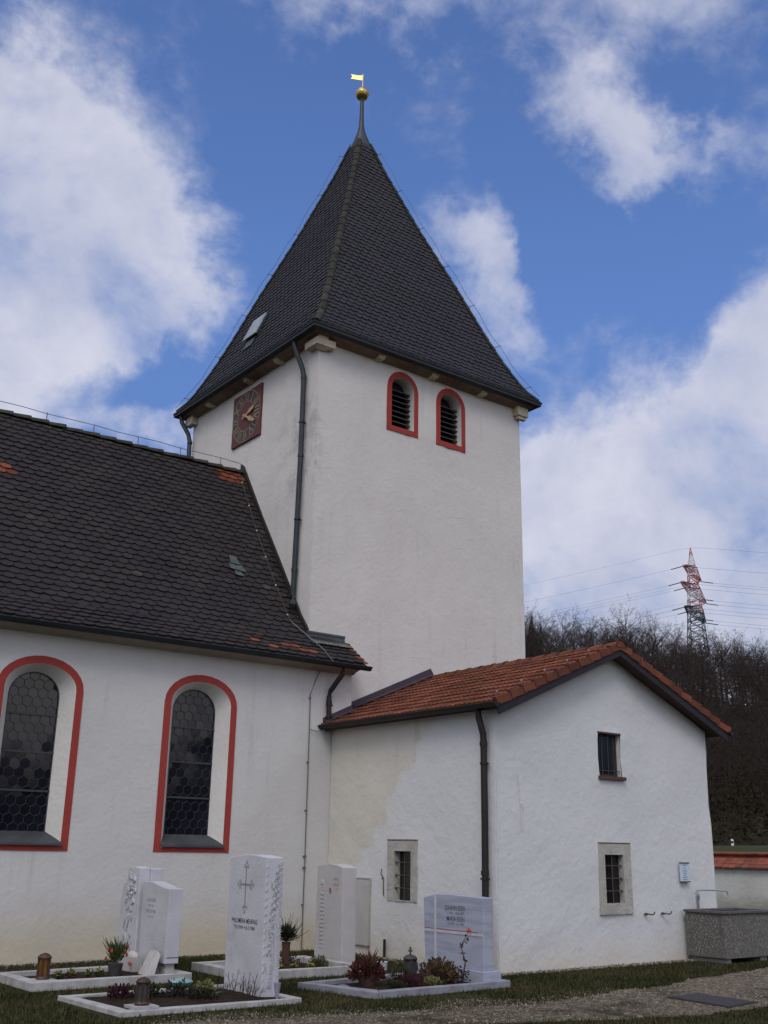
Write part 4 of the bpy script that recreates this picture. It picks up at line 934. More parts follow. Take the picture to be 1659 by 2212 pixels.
def ear(mb, px, z0, z1, lean, n_=13):
    for k in range(n_):
        f = k/(n_-1); z = z0+(z1-z0)*f; x = px+lean*f; s_ = (1 if k % 2 else -1); w_ = .018*(1-.5*f)
        mb.add([(x, y0-.002, z-.012), (x+s_*w_*1.5, y0-.008, z+.012), (x+s_*w_, y0-.022, z+.034), (x, y0-.010, z+.028), (x+s_*.004, y0-.003, z+.05)], [(0, 1, 2, 3), (3, 2, 4), (0, 3, 4), (1, 4, 2)])
ear(mb, -3.70, .80, 1.30, .05); ear(mb, -3.64, .92, 1.38, .02); ear(mb, -3.72, .45, .85, .06, 10)
for x0_, l_ in ((-3.70, .8), (-3.66, .92), (-3.68, .5)):
    mb.tube([(x0_-.01, y0-.004, .12), (x0_+.02, y0-.006, .4), (x0_, y0-.006, l_)], .007, 5)
for k in range(9):
    z = .15+k*.12+rg.uniform(-.02, .02); x = -3.69+rg.uniform(-.03, .03); s_ = rg.choice((-1, 1)); mb.prism([(x, y0-.001, z), (x+s_*.03, y0-.008, z+.05), (x+s_*.035, y0-.018, z+.11), (x+s_*.012, y0-.008, z+.06)], (0, .004, 0))
mb.build('wheat_carving', 'marble_side', st)
X_ = xf-.0016
mb = MB()
def yz(y, z, d=0): return (X_-d, y, z)
cyc, czc = -4.69, 1.185
for a, b, c, d in ((-.008, .008, -.25, .20), (-.125, .125, -.008, .008)):
    mb.hexa([yz(cyc+a, czc+c), yz(cyc+b, czc+c), yz(cyc+b, czc+d), yz(cyc+a, czc+d), yz(cyc+a, czc+c, .004), yz(cyc+b, czc+c, .004), yz(cyc+b, czc+d, .004), yz(cyc+a, czc+d, .004)])
for ey, ez, dy, dz in ((0, .20, 0, 1), (0, -.25, 0, -1), (.125, 0, 1, 0), (-.125, 0, -1, 0)):
    for (oa, ob) in ((.045, 0), (.0, .035), (.0, -.035)):
        c = Vector(yz(cyc+ey+dy*oa+dz*ob, czc+ez+dz*oa+dy*ob, .001)); A = [2*math.pi*i/10 for i in range(10)]
        mb.add([c+Vector((0, .022*math.cos(a), .022*math.sin(a))) for a in A]+[c+Vector((-.003, .015*math.cos(a), .015*math.sin(a))) for a in A], [(i, (i+1) % 10, 10+(i+1) % 10, 10+i) for i in range(10)])
M['carve'] = mat('carve', (.24, .24, .26), .9); mb.build('carved_cross', 'carve', st)
mb = MB(); put_text(mb, 'PHILOMENA MEHRING', .075, yz(-4.70, .765, .001), (0, -1, 0), (0, 0, 1), sx=.78*.98); mb.build('name_line', 'ink', st); mb = MB()
put_text(mb, '*7.4.1909 +16.3.1984', .058, yz(-4.70, .70, .001), (0, -1, 0), (0, 0, 1), sx=.95)
mb.build('date_line', 'ink', st)
# ---- left stone: carved pillar and slab
st = empty('gravestone', (-3.8, -2.3, 0), 'white double gravestone, flower-carved pillar beside a wavy-topped slab', 'gravestone', 'gravestones')
mb = MB(); xf = -3.93
mb.prism([(xf, -1.63, -.1), (xf, -2.19, -.1), (xf, -2.15, 1.31), (xf, -2.0, 1.325), (xf, -1.79, 1.31), (xf, -1.77, 1.13), (xf, -1.66, 1.09), (xf, -1.60, .8), (xf, -1.61, .4)], (.15, 0, 0))
mb.prism([(xf+.152, -1.80, .0), (xf+.152, -2.17, .0), (xf+.152, -2.15, 1.30), (xf+.152, -1.80, 1.30)], (.18, 0, 0))
bevel(mb.build('pillar', 'marble', st), .012)
mb = MB(); xs = -3.90; top = [(-2.225+(-.775)*i/12, 1.135-.045*(i/12)**1.2+.018*math.sin(i/12*math.pi*1.6+.2)) for i in range(13)]
mb.prism([(xs, -2.225, .0), (xs, -2.62, .0), (xs, -2.62, .19), (xs, -3.0, .19)]+[(xs, y, z) for y, z in top[::-1]], (.19, 0, 0)); bevel(mb.build('slab', 'marble', st), .008)
MB().box(-3.86, -3.74, -2.95, -2.625, -.05, .185).build('base_block', 'limestone', st)
MB().box(-3.88, -3.705, -3.002, -2.9, .255, .265).build('groove', 'ink', st)
mb = MB(); rg = random.Random(3)
for (y, z, r) in ((-1.88, 1.20, .055), (-2.0, 1.16, .06), (-1.94, 1.08, .06), (-1.84, 1.02, .05), (-2.04, 1.03, .045), (-1.93, .97, .045), (-1.80, .90, .04), (-2.02, .88, .045), (-1.86, .80, .035), (-1.97, .78, .035), (-1.90, .70, .03)):
    mb.ball((xf-.004, y, z), r, 0, 1, (.5, 1, .85))
    for k in range(5):
        a = rg.uniform(0, 6.28); mb.ball((xf-.012, y+r*.8*math.cos(a), z+r*.8*math.sin(a)), r*.42, 0, 1, (.7, 1, .6))
for k in range(16):
    y = -1.9+rg.uniform(-.14, .14); z = .62-k*.035; mb.prism([(xf, y, z), (xf-.01, y-.025, z+.04), (xf-.02, y-.02, z+.09), (xf-.008, y+.012, z+.05)], (-.004, 0, 0))
mb.tube([(xf-.006, -1.95, .72), (xf-.01, -1.87, .5), (xf-.008, -1.93, .15)], .012, 6)
mb.build('flower_carving', 'marble', st, smooth=True)
mb = MB()
for i, (z, n_, wd_) in enumerate(((.90, 'XAVER HIEBL', .060), (.835, '1898 - 1961', .045), (.765, 'THERESIA HIEBL', .060), (.70, '1902 - 1979', .045))):
    mb = MB(); put_text(mb, n_, wd_, (xs-.0015, -2.50, z), (0, -1, 0), (0, 0, 1), sx=.75); mb.build('date_line' if i % 2 else 'name_line', 'ink_pale', st)
# rounded block with a red rose at its foot
t = MB(); t.box(-4.12, -3.98, -2.53, -2.27, .04, .24); t.ball((-4.05, -2.40, .24), .13, 0, 2, (.55, 1, .5)); t = t.build('stone_block', 'limestone', smooth=True); prop(t, 'small rounded pale stone block at the foot of the flower-carved pillar', 'stone block')
# open stone book
bk = empty('stone_book', (-4.06, -2.86, .06), 'upright slanting white stone book leaning before the wavy-topped slab', 'stone book')
MB().prism([(-4.13, -2.94, .06), (-4.02, -2.98, .06), (-3.95, -2.98, .31), (-3.98, -2.94, .34)], (.0, .03, 0)).build('left_page', 'limestone', bk)
MB().prism([(-4.13, -2.90, .05), (-4.13, -2.73, .05), (-3.98, -2.73, .33), (-3.98, -2.90, .35)], (.03, 0, 0)).build('right_page', 'limestone', bk)
# ---- middle stone
st = empty('gravestone', (-1.05, -2.6, 0), 'pale limestone stele with short red lettering and a round-arched top', 'gravestone', 'gravestones')
mb = MB(); xf = -1.16; mb.prism([(xf, -2.25, -.1), (xf, -2.62, -.1), (xf, -2.60, 1.383), (xf, -2.45, 1.375), (xf, -2.28, 1.35)], (.22, 0, 0)); bevel(mb.build('carved_strip', 'limestone', st), .01)
mb = MB(); mb.prism([(xf-.012, -2.622, -.1), (xf-.012, -2.96, -.1), (xf-.012, -2.94, 1.335), (xf-.012, -2.77, 1.372), (xf-.012, -2.602, 1.384)], (.245, 0, 0)); bevel(mb.build('lettered_slab', 'limestone', st), .008)
mb = MB()
for k in range(14): z = .95-k*.055; mb.box(xf-.008, xf-.0005, -2.48, -2.38, z, z+.022)
mb.ball((xf, -2.41, 1.12), .05, 0, 1, (.2, 1, 1)); mb.build('ladder_relief', 'limestone', st)
mb = MB(); put_text(mb, 'FAMILIE', .045, (xf-.0135, -2.78, 1.16), (0, -1, 0), (0, 0, 1), sx=.8); put_text(mb, 'RIEDER', .062, (xf-.0135, -2.78, 1.075), (0, -1, 0), (0, 0, 1), sx=.8); put_text(mb, '1957', .05, (xf-.0135, -2.80, 1.015), (0, -1, 0), (0, 0, 1), sx=.8)
M['ink_rose'] = mat('ink_rose', (.38, .20, .18), .85); mb.build('inscription', 'ink_rose', st)
MB().box(xf-.03, xf-.012, -2.665, -2.64, .99, 1.05).build('small_cross_mark', 'ink_red', st)
# ---- right stone
st = empty('gravestone', (-.72, -4.9, 0), 'broad blue-grey marble gravestone lettered JOHANN EISEN and MARIA EISEN on a plinth', 'gravestone', 'gravestones')
xf = -.82
bevel(MB().box(-.86, -.565, -5.545, -4.265, -.1, .18).build('plinth', 'blue_marble', st), .008)
mb = MB(); mb.prism([(xf, -4.37, .181), (xf, -5.50, .181), (xf, -5.50, .615), (xf, -5.50, 1.03), (xf, -5.2, 1.04), (xf, -4.86, 1.048), (xf, -4.58, 1.045), (xf, -4.33, .99), (xf, -4.345, .6)], (.175, 0, 0)); bevel(mb.build('headstone', 'blue_marble', st), .008)
mb = MB(); mb.box(xf-.004, xf+.001, -5.40, -4.36, .612, .622); mb.build('incised_line', 'ink_red', st)
mb = MB(); mb.box(xf-.005, xf+.001, -5.49, -4.35, .575, .609); mb.box(xf-.006, xf+.001, -4.60, -4.56, .19, 1.035); 
M['pale_line'] = mat('pale_line', (.50, .51, .55), .6, (.40, .41, .46), 7); mb.build('bevel_groove_lines', 'pale_line', st)  # flat pale strips: the bevel's light line painted on, another along the groove
mb = MB()
put_text(mb, 'JOHANN EISEN', .088, (xf-.0015, -4.97, .855), (0, -1, 0), (0, 0, 1), sx=.66); put_text(mb, '2.1.1901 - 14.10.1977', .052, (xf-.0015, -4.97, .805), (0, -1, 0), (0, 0, 1), sx=.74)
put_text(mb, 'MARIA EISEN', .088, (xf-.0015, -4.98, .725), (0, -1, 0), (0, 0, 1), sx=.70); put_text(mb, '1.9.1901 - 6.1.1990', .052, (xf-.0015, -4.98, .677), (0, -1, 0), (0, 0, 1), sx=.78)
mb.build('inscription', 'ink', st)
# ---- lanterns
def lantern(loc, r, h, m_, gl, label, plate=None, cross=False):
    o = empty('grave_lantern', loc, label, 'lantern', 'grave lanterns'); x, y, z = loc
    MB().lathe(loc, [(r, 0), (r*1.08, .02), (r*.95, .04)], 14).build('foot', m_, o, smooth=True)
    MB().lathe(loc, [(r*.8, .041), (r*.8, h*.80)], 14).build('glass', gl, o, smooth=True)
    mb = MB()
    for k in range(6):
        a = k*math.pi/3; mb.tube([(x+r*.88*math.cos(a), y+r*.88*math.sin(a), z+.03), (x+r*.88*math.cos(a), y+r*.88*math.sin(a), z+h*.82)], r*.16, 5)
    mb.build('cage', m_, o)
    MB().lathe(loc, [(r*1.05, h*.80), (r*1.08, h*.84), (r*.75, h*.94), (r*.25, h), (r*.1, h*1.01)], 14).build('lid', m_, o, smooth=True)
    if cross:
        mb = MB(); mb.tube([(x, y, z+h), (x, y, z+h*1.26)], .010, 5); mb.tube([(x-.012, y+.022, z+h*1.16), (x+.012, y-.022, z+h*1.16)], .012, 5); mb.ball((x, y, z+h*1.27), .016); mb.build('finial_cross', m_, o)
    if plate: MB().box(x-.13, x+.13, y-.13, y+.13, plate, plate+.025).build('white_plate', 'kerb', o)
lantern((-5.36, -2.80, .075), .078, .29, 'bronze', 'candle_red', 'bronze domed grave lantern with red and yellow glass on the left grave', plate=.055)
lantern((-5.27, -5.30, .075), .072, .26, 'bronze', 'lantern_dark', 'dark brown grave lantern on a white plate on the nearest grave', plate=.052)
lantern((-1.50, -4.90, .085), .085, .27, 'lantern_dark', 'lantern_dark', 'dark round grave lantern topped by a small cross among the shrubs', cross=True)
# ---- plants
def leaf(mb, p, d, ln, wd_, rg, mi=0, up=Vector((0, 0, 1))):
    s_ = d.cross(Vector((rg.uniform(-1, 1), rg.uniform(-1, 1), rg.uniform(-.3, 1)))).normalized()*wd_
    b = p+d*ln*.55+up*0; mb.add([p, b+s_, p+d*ln, b-s_], [(0, 1, 2, 3)], mi)
def rdir(rg, zlo=-.2): 
    while 1:
        v = Vector((rg.uniform(-1, 1), rg.uniform(-1, 1), rg.uniform(zlo, 1)))
        if .1 < v.length < 1: return v.normalized()
def bush(name, c, r, h, n_, ln, wd_, mk, label, cat='plant', stems='bark', fl=None, nf=0, group=None, seed=0, fs=.02, droop=0.):
    rg = random.Random(seed or int(abs(c[0]*977+c[1]*331))); c = Vector(c); root = empty(name, c, label, cat, group)
    mb = MB(); st_ = MB()
    for k in range(max(5, n_//60)):
        d = rdir(rg, .2); e = c+Vector((d.x*r*.8, d.y*r*.8, d.z*h*.9)); st_.tube([c, c.lerp(e, .5)+rdir(rg)*.02, e], [.006, .004, .002], 4)
    for k in range(n_):
        d = rdir(rg, 0); q_ = rg.random()**.45*(1+.3*fn(d, 3, c.x)); p = c+Vector((d.x*r*q_, d.y*r*q_, d.z*h*q_+.01)); dd = (d*1.0+rdir(rg)*.7+Vector((0, 0, .3-droop))).normalized(); leaf(mb, p, dd, ln*rg.uniform(.6, 1.3), wd_, rg)
    st_.build('stems', stems, root); mb.build('foliage', mk, root)
    if fl:
        fb = MB()
        for k in range(nf):
            d = rdir(rg, .3); p = c+Vector((d.x*r*.9, d.y*r*.9, d.z*h*1.05+.01))
            for j in range(5):
                a = j*1.257+rg.random(); e = Vector((math.cos(a), math.sin(a), .35)).normalized(); s_ = e.cross(Vector((0, 0, 1)))*fs*.6; fb.add([p, p+e*fs*.6+s_, p+e*fs*1.1, p+e*fs*.6-s_], [(0, 1, 2, 3)])
        fb.build('blossoms', fl, root)
    return root
# left grave
for i, (x, y) in enumerate(((-5.16, -2.78), (-4.98, -2.72), (-4.80, -2.80), (-4.63, -2.75))):
    bush('pansy', (x, y, .065), .06, .07, 60, .035, .011, 'leaf', ('yellow pansies nearest the bronze lantern', 'second clump of yellow pansies from the bronze lantern', 'third clump of yellow pansies from the bronze lantern', 'yellow pansies beside the pot of red tulips')[i], 'flower', fl='petal_yellow', nf=7, group='pansies on the left grave', fs=.022)
p = empty('flower_pot', (-4.45, -2.78, .06), 'dark pot of green leaves and red buds left of the carved pillar', 'potted plant')
MB().lathe((-4.45, -2.78, .06), [(.07, 0), (.09, .13), (.095, .15)], 14).build('pot', 'lantern_dark', p, smooth=True)
rg = random.Random(21); mb = MB(); fb = MB()
for k in range(170):
    a = rg.uniform(0, 6.28); t_ = rg.random(); b = Vector((-4.45+.06*math.cos(a)*t_, -2.78+.06*math.sin(a)*t_, .2)); d = Vector((math.cos(a)*.5*t_, math.sin(a)*.5*t_, 1)).normalized(); leaf(mb, b+d*rg.uniform(0, .15), (d+rdir(rg)*.45).normalized(), rg.uniform(.08, .2), .010, rg)
for k in range(6):
    a = rg.uniform(0, 6.28); e = Vector((-4.45+.13*math.cos(a), -2.78+.13*math.sin(a), .37+rg.uniform(-.12, .06))); mb.tube([(-4.45, -2.78, .2), e], .003, 4); fb.ball(e, .017, 0, 1, (1, 1, 1.7))
for k in range(5):
    a = rg.uniform(0, 6.28); mb.tube([(-4.45, -2.78, .2), (-4.45+.22*math.cos(a), -2.78+.22*math.sin(a), .50+rg.uniform(-.1, .05))], .0025, 3)
mb.build('foliage', 'leaf', p); fb.build('red_buds', 'petal_red', p)
t = MB(); [t.ball((-4.15+rg.uniform(-.012, .012), -2.53+rg.uniform(-.012, .012), .17+rg.uniform(-.012, .012)), .018) for k in range(5)]; prop(t.build('rose', 'petal_red'), 'single small red rose on the rounded stone block', 'flower')
bush('dried_plant', (-5.58, -1.95, .02), .10, .12, 90, .04, .012, 'leaf_brown', 'brown dried plant at the rear corner of the left grave')
# nearest grave
G2 = ((-5.17, -4.55, .15, .11, 'leaf_heath', 'dark heather clump at the back left of the nearest grave'), (-4.88, -4.62, .15, .12, 'leaf_dark', 'dark green ground plant behind the lantern of the nearest grave'), (-4.60, -4.75, .16, .15, 'leaf_dark', 'bushy dark green plant in the middle of the nearest grave'),
      (-4.33, -4.85, .15, .14, 'leaf_yellow', 'yellow-green leafy plant right of the turquoise shape'), (-4.48, -5.05, .17, .10, 'leaf_dark', 'low dark creeping plant in front of the turquoise shape'))
for x, y, r, h, mk, lb in G2: bush('grave_plant', (x, y, .05), r, h, 260, .045, .012, mk, lb)
bush('violet', (-5.02, -4.78, .05), .09, .07, 90, .035, .012, 'leaf_dark', 'small violet blossoms left of the brown lantern', 'flower', fl='petal_violet', nf=16, fs=.018)
t = MB(); t.lathe((-4.50, -4.62, .10), [(.04, 0), (.10, .03), (.13, .075), (.135, .085), (.11, .10), (.05, .115)], 18); prop(t.build('turquoise_shape', 'teal', smooth=True), 'pale turquoise rounded shape among the plants of the nearest grave', 'bowl')  # closed teal shape for a pale spot among the leaves
for i, (x, y, lb) in enumerate(((-4.02, -4.86, 'bare brown twigs left of the foot of the cross stone'), (-3.97, -5.22, 'bare brown twigs before the foot of the cross stone'))):
    rg = random.Random(31+i); mb = MB()
    for k in range(16):
        a = rg.uniform(0, 6.28); l_ = rg.uniform(.1, .26); b = Vector((x+rg.uniform(-.12, .12), y+rg.uniform(-.12, .12), .04)); e = b+Vector((.5*math.cos(a)*l_*.5, .5*math.sin(a)*l_*.5, l_)); mb.tube([b, e], [.004, .002], 4)
        for j in range(3): f_ = rg.uniform(.3, .9); q_ = b.lerp(e, f_); mb.tube([q_, q_+rdir(rg, .3)*.06], .0018, 3)
    prop(mb.build('twigs', 'bark'), lb, 'twigs', 'bare twigs on the nearest grave')
t = MB().lathe((-3.72, -5.36, .03), [(.012, 0), (.03, .1), (.04, .17)], 10); M['vase'] = mat('vase', (.22, .22, .27), .4); prop(t.build('grave_vase', 'vase', smooth=True), 'slim grey cone vase stuck in the soil before the wheat-carved side', 'vase')
# grave behind
p = empty('potted_tuft', (-2.15, -3.05, .06), 'tall brown pot with a spiky dark green tuft behind the cross stone', 'potted plant')
MB().lathe((-2.15, -3.05, .06), [(.045, 0), (.05, .10), (.055, .30), (.065, .33)], 14).build('pot', 'terracotta', p, smooth=True)
rg = random.Random(77); mb = MB(); br = MB()
for k in range(320):
    d = rdir(rg, -.25); leaf(mb, Vector((-2.15, -3.05, .46))+d*rg.uniform(0, .10), (d+Vector((0, 0, .35))+rdir(rg)*.3).normalized(), rg.uniform(.06, .13), .008, rg)
for k in range(30):
    d = rdir(rg, .1); br.tube([Vector((-2.15, -3.05, .40)), Vector((-2.15, -3.05, .40))+d*.15, Vector((-2.15, -3.05, .41))+d*rg.uniform(.25, .36)+Vector((0, 0, .05))], [.005, .004, .002], 4)
mb.build('foliage', 'leaf_dark', p); br.build('twigs', 'bark', p)
bush('box_ball', (-1.80, -3.32, .06), .14, .15, 900, .022, .008, 'leaf', 'small round clipped green bush by the limestone stele')
bush('heather', (-2.28, -3.10, .06), .13, .13, 320, .03, .008, 'leaf_brown', 'brown heather left of the tall brown pot')
bush('heather', (-2.0, -2.95, .06), .15, .15, 320, .03, .008, 'leaf_brown', 'brown heather right of the tall brown pot')
for i, (x, y) in enumerate(((-2.40, -3.32), (-2.22, -3.36), (-1.98, -3.40))):
    bush('primrose', (x, y, .07), .06, .06, 40, .03, .01, 'leaf', ('bright yellow primroses just right of the cross stone', 'bright yellow primroses below the tall brown pot', 'bright yellow primroses beside the clipped round bush')[i], 'flower', fl='petal_yellow', nf=14, group='yellow primroses', fs=.024)
t = MB().box(-2.62, -2.60, -3.2, -3.18, .05, .30); prop(t.build('plant_stake', 'bark'), 'short dark stake close right of the cross stone', 'stake')
t = MB(); t.lathe((-1.02, -3.70, 0), [(.06, 0), (.075, .13), (.08, .15)], 12); prop(t.build('flower_pot', 'marble', smooth=True), 'small empty white pot on the grass behind the red-leaved plant', 'pot')
# right grave
p = bush('red_leaved_plant', (-2.22, -4.98, .10), .22, .22, 700, .06, .014, 'leaf_red', 'reddish spiky potted plant at the left end of the right-hand grave', cat='potted plant', seed=41)
MB().lathe((-2.22, -4.98, .03), [(.09, 0), (.12, .12), (.125, .14)], 14).build('pot', 'terracotta', p, smooth=True)
rg = random.Random(43); mb = MB()
for k in range(26): d = rdir(rg, .5); leaf(mb, Vector((-2.2, -4.98, .22)), (d+Vector((0, 0, .4))).normalized(), rg.uniform(.18, .30), .011, rg)
mb.build('tall_leaves', 'leaf_brown', p)
bush('hydrangea', (-1.36, -5.22, .05), .22, .25, 900, .05, .015, 'leaf_brown', 'withered brown shrub right of the lantern with the cross')
bush('hydrangea', (-1.12, -5.12, .05), .17, .20, 600, .05, .015, 'leaf_brown', 'withered brown shrub against the blue-grey plinth')
bush('heather', (-1.85, -5.35, .05), .20, .12, 600, .03, .008, 'leaf_heath', 'dark red heather along the front kerb of the right-hand grave')
bush('ground_plant', (-2.12, -5.42, .05), .12, .07, 260, .03, .010, 'leaf_dark', 'low dark green plant below the red-leaved plant')
bush('ground_plant', (-1.58, -5.42, .05), .12, .09, 260, .03, .010, 'leaf_yellow', 'yellowish green plant before the lantern with the cross')
bush('heather', (-1.70, -4.98, .05), .16, .15, 500, .03, .007, 'leaf_dark', 'grey-green heather at the left foot of the lantern with the cross')
rg = random.Random(51); mb = MB(); lf = MB(); b = Vector((-1.08, -5.40, .05)); pts = [b, b+Vector((.02, -.03, .25)), b+Vector((.0, .03, .42)), b+Vector((.06, -.06, .60))]
mb.tube(pts, [.009, .007, .006, .004], 6); mb.tube([pts[2], pts[2]+Vector((.06, -.09, .12))], .004, 5)
for k in range(26): q_ = pts[rg.randrange(3)].lerp(pts[rg.randrange(1, 4)], rg.random()); leaf(lf, q_, rdir(rg), .045, .014, rg)
for k in range(60): q_ = b+Vector((rg.uniform(-.07, .07), rg.uniform(-.07, .07), rg.uniform(0, .15))); leaf(lf, q_, rdir(rg), .04, .012, rg)
p = empty('rose_bush', b, 'thin rose stalk with one red bloom before the blue-grey gravestone', 'rose')
mb.build('stalk', 'leaf_red', p); lf.build('leaves', 'leaf_dark', p)
mb = MB(); [mb.ball(pts[3]+Vector((rg.uniform(-.02, .02), rg.uniform(-.02, .02), rg.uniform(-.005, .02))), .018) for k in range(6)]; mb.build('bloom', 'petal_red', p)
t = MB(); t.ball((-2.62, -5.02, .04), .11, 0, 2, (1.1, .8, .45)); M['field_stone'] = mat('field_stone', (.20, .17, .18), .9, (.13, .11, .12), 9, .02, 20); prop(t.build('field_stone', 'field_stone', smooth=True), 'rough pinkish grey stone inside the left corner of the right-hand grave', 'stone')

# ============================================================ GROUND, HILL, WOOD
CAMX, CAMY = -10.345, -15.852
def hgt(x, y):
    dx, dy = x-CAMX, y-CAMY; d = math.hypot(dx, dy); a = math.degrees(math.atan2(dy, dx))
    k = 1
    crest = 29.5+4*math.sin(R(a)*3.1-1.3)+(a-38)*.50 if a > 38 else 29.5+4*math.sin(R(38)*3.1-1.3)+(a-38)*.95
    crest = max(20, min(48, crest))
    def sm(t): t = min(1, max(0, t)); return t*t*(3-2*t)
    h = 2.05*sm((d-34)/30)
    h += crest*sm((d-92)/150)**.85*(1 if d > 92 else 0)
    if d > 230: h -= (crest*.55)*sm((d-232)/130)
    return h*k+.3*noise.noise(Vector((x*.05, y*.05, 0)))*sm((d-38)/30)
mb = MB(); nr_, na_ = 70, 120; rad = [0, 18, 33.9]+[34*(1.0+(i/12))**1 if i < 12 else 68*1.062**(i-12) for i in range(1, nr_-2)]
vs = []
for r_ in rad:
    for j in range(na_):
        a = 2*math.pi*j/na_; x, y = CAMX+r_*math.cos(a), CAMY+r_*math.sin(a); vs.append((x, y, hgt(x, y)-(.0 if r_ < 60 else 0)))
fs = []; mi = []
for i in range(nr_-1):
    for j in range(na_):
        f = (i*na_+j, (i+1)*na_+j, (i+1)*na_+(j+1) % na_, i*na_+(j+1) % na_)
        if i == 0: f = (j, na_+j, na_+(j+1) % na_)
        fs.append(f)
near_f = [f for f in fs if max(f)//na_ <= 3]; nfs = set(near_f); far_f = [f for f in fs if f not in nfs]
g = MB(); g.add(vs, near_f); prop(g.build('ground', 'ground'), kind='structure')
g = MB(); g.add(vs, far_f)
g.mi = [0 if math.hypot(vs[f[0]][0]-CAMX, vs[f[0]][1]-CAMY) < 46 else (1 if math.hypot(vs[f[0]][0]-CAMX, vs[f[0]][1]-CAMY) < 90 else 2) for f in far_f]
prop(g.build('hill', ['field', 'meadow', 'hill'], smooth='all'), kind='structure')
# gravel path: broad strip along the front, ragged edges
def pe(x, base, sd): return base+.16*noise.noise(Vector((x*1.1, sd, 0)))+.07*noise.noise(Vector((x*4.1, sd, 2)))
upx = [(-12, -5.3), (-6, -5.85), (-4.4, -6.2), (-2.7, -6.62), (-1.14, -6.86), (.8, -6.62), (2.27, -6.33), (4.5, -5.94), (6.2, -5.62), (9, -5.4), (16, -5.1)]
lox = [(-12, -6.2), (-6, -7.0), (-4.08, -7.25), (-1.88, -7.95), (-.63, -8.36), (1.09, -8.45), (3, -8.3), (6.2, -7.9), (9, -7.7), (16, -7.4)]
def ip(t, x):
    for (a, ya_), (b, yb_) in zip(t, t[1:]):
        if a <= x <= b: return ya_+(yb_-ya_)*(x-a)/(b-a)
mb = MB(); xs_ = [-12+i*.1 for i in range(275)]; vs = []
for x in xs_:
    a, b = pe(x, ip(upx, x), 1), pe(x, ip(lox, x), 7); vs += [(x, a+(b-a)*k/8, .004+.006*(1 if 0 < k < 8 else 0)) for k in range(9)]
mb.add(vs, [(i*9+k, i*9+k+1, (i+1)*9+k+1, (i+1)*9+k) for i in range(len(xs_)-1) for k in range(8)]); prop(mb.build('path', 'gravel'), kind='structure')
# paved or gravel yard right of the annex
# grass blades
rg = random.Random(100); mb = MB()
GR = [(-5.7, -3.6, -3.3, -1.9), (-5.7, -3.45, -5.55, -3.95), (-3.1, -1.15, -3.65, -2.05), (-2.75, -.5, -5.72, -4.4), (.3, 5.4, -4.62, 1)]
def blocked(x, y):
    if y > YN-.02 and x < .4: return True
    return any(a < x < b and c < y < d for a, b, c, d in GR) or (4.3 < x < 5.8 and -5.35 < y) or (.24 < x < .97 and -8.25 < y < -7.3)
def onpath(x, y):
    a, b = pe(x, ip(upx, x), 1), pe(x, ip(lox, x), 7); return b < y < a
n_ = 0
while n_ < 150000:
    y = rg.uniform(-9.6, -.3); x = rg.uniform(-7.2, 8.5)
    dx, dy = x-CAMX, y-CAMY; a = math.degrees(math.atan2(dy, dx))
    if not 28 < a < 74.5 or blocked(x, y): continue
    fd = dx*F.x+dy*F.y-1.6*F.z
    if (-1.6*U2.z+dx*U2.x+dy*U2.y)/fd < -.60: continue
    if y > -5.9 and x > 6.3 and rg.random() < .5: continue
    dens_ = .5+noise.noise(Vector((x*.9, y*.9, 4)))+.5*noise.noise(Vector((x*3, y*3, 9)))
    if onpath(x, y):
        if rg.random() > max(0, (dens_-.72)*1.1)+max(0, min(.8, (1.2-x)*.24)): continue
        hh = .018
    else:
        if rg.random() > dens_+.45: continue
        hh = .032
    if .321-.3 < x < 5.4 and y > -4.56-.28 or (y > YN-.25 and x < .4): 
        if rg.random() < .85: continue
    l_ = hh*rg.uniform(.5, 1.5); b = rg.uniform(0, 6.28); w_ = rg.uniform(.003, .0065)
    mb.add([(x-w_*math.sin(b), y+w_*math.cos(b), 0), (x+w_*math.sin(b), y-w_*math.cos(b), 0), (x+l_*.6*math.cos(b), y+l_*.6*math.sin(b), l_)], [(0, 1, 2)]); n_ += 1
prop(mb.build('grass', 'blade'), kind='stuff')
# stones along the wall foot and loose on the path
rg = random.Random(101); mb = MB()
bm = bmesh.new(); bmesh.ops.create_icosphere(bm, subdivisions=1, radius=1); IV = [v.co.copy() for v in bm.verts]; IF = [tuple(v.index for v in f.verts) for f in bm.faces]; bm.free()
def pebble(mb, x, y, r, z=0):
    s_ = [rg.uniform(.6, 1.2) for _ in range(3)]; mb.add([(x+v.x*r*s_[0], y+v.y*r*s_[1], z+v.z*r*s_[2]*.7) for v in IV], IF)
for k in range(1500):
    t_ = rg.random()
    if t_ < .42: x = rg.uniform(XA-.1, 4.4); y = YA-abs(rg.gauss(0, .08))-.01
    elif t_ < .62: y = rg.uniform(YA, YN); x = XA-abs(rg.gauss(0, .13))-.01
    else: x = rg.uniform(-8, XA); y = YN-abs(rg.gauss(0, .12))-.01
    pebble(mb, x, y, rg.choice((.010, .016, .022, .03)))
for k in range(5200):
    x = rg.uniform(-5, 7.5); y = rg.uniform(-8.6, -5.6)
    if onpath(x, y) and not blocked(x, y): pebble(mb, x, y, rg.choice((.006, .008, .012, .016)), .008)
for k in range(2600):
    x = rg.uniform(-5.5, .5); y = ip(upx, x)+.35*noise.noise(Vector((x*.8, 3, 1)))+rg.gauss(.05, .16); pebble(mb, x, y, rg.choice((.006, .008, .011)), .006)
prop(mb.build('gravel', 'stone_bit'), kind='stuff')

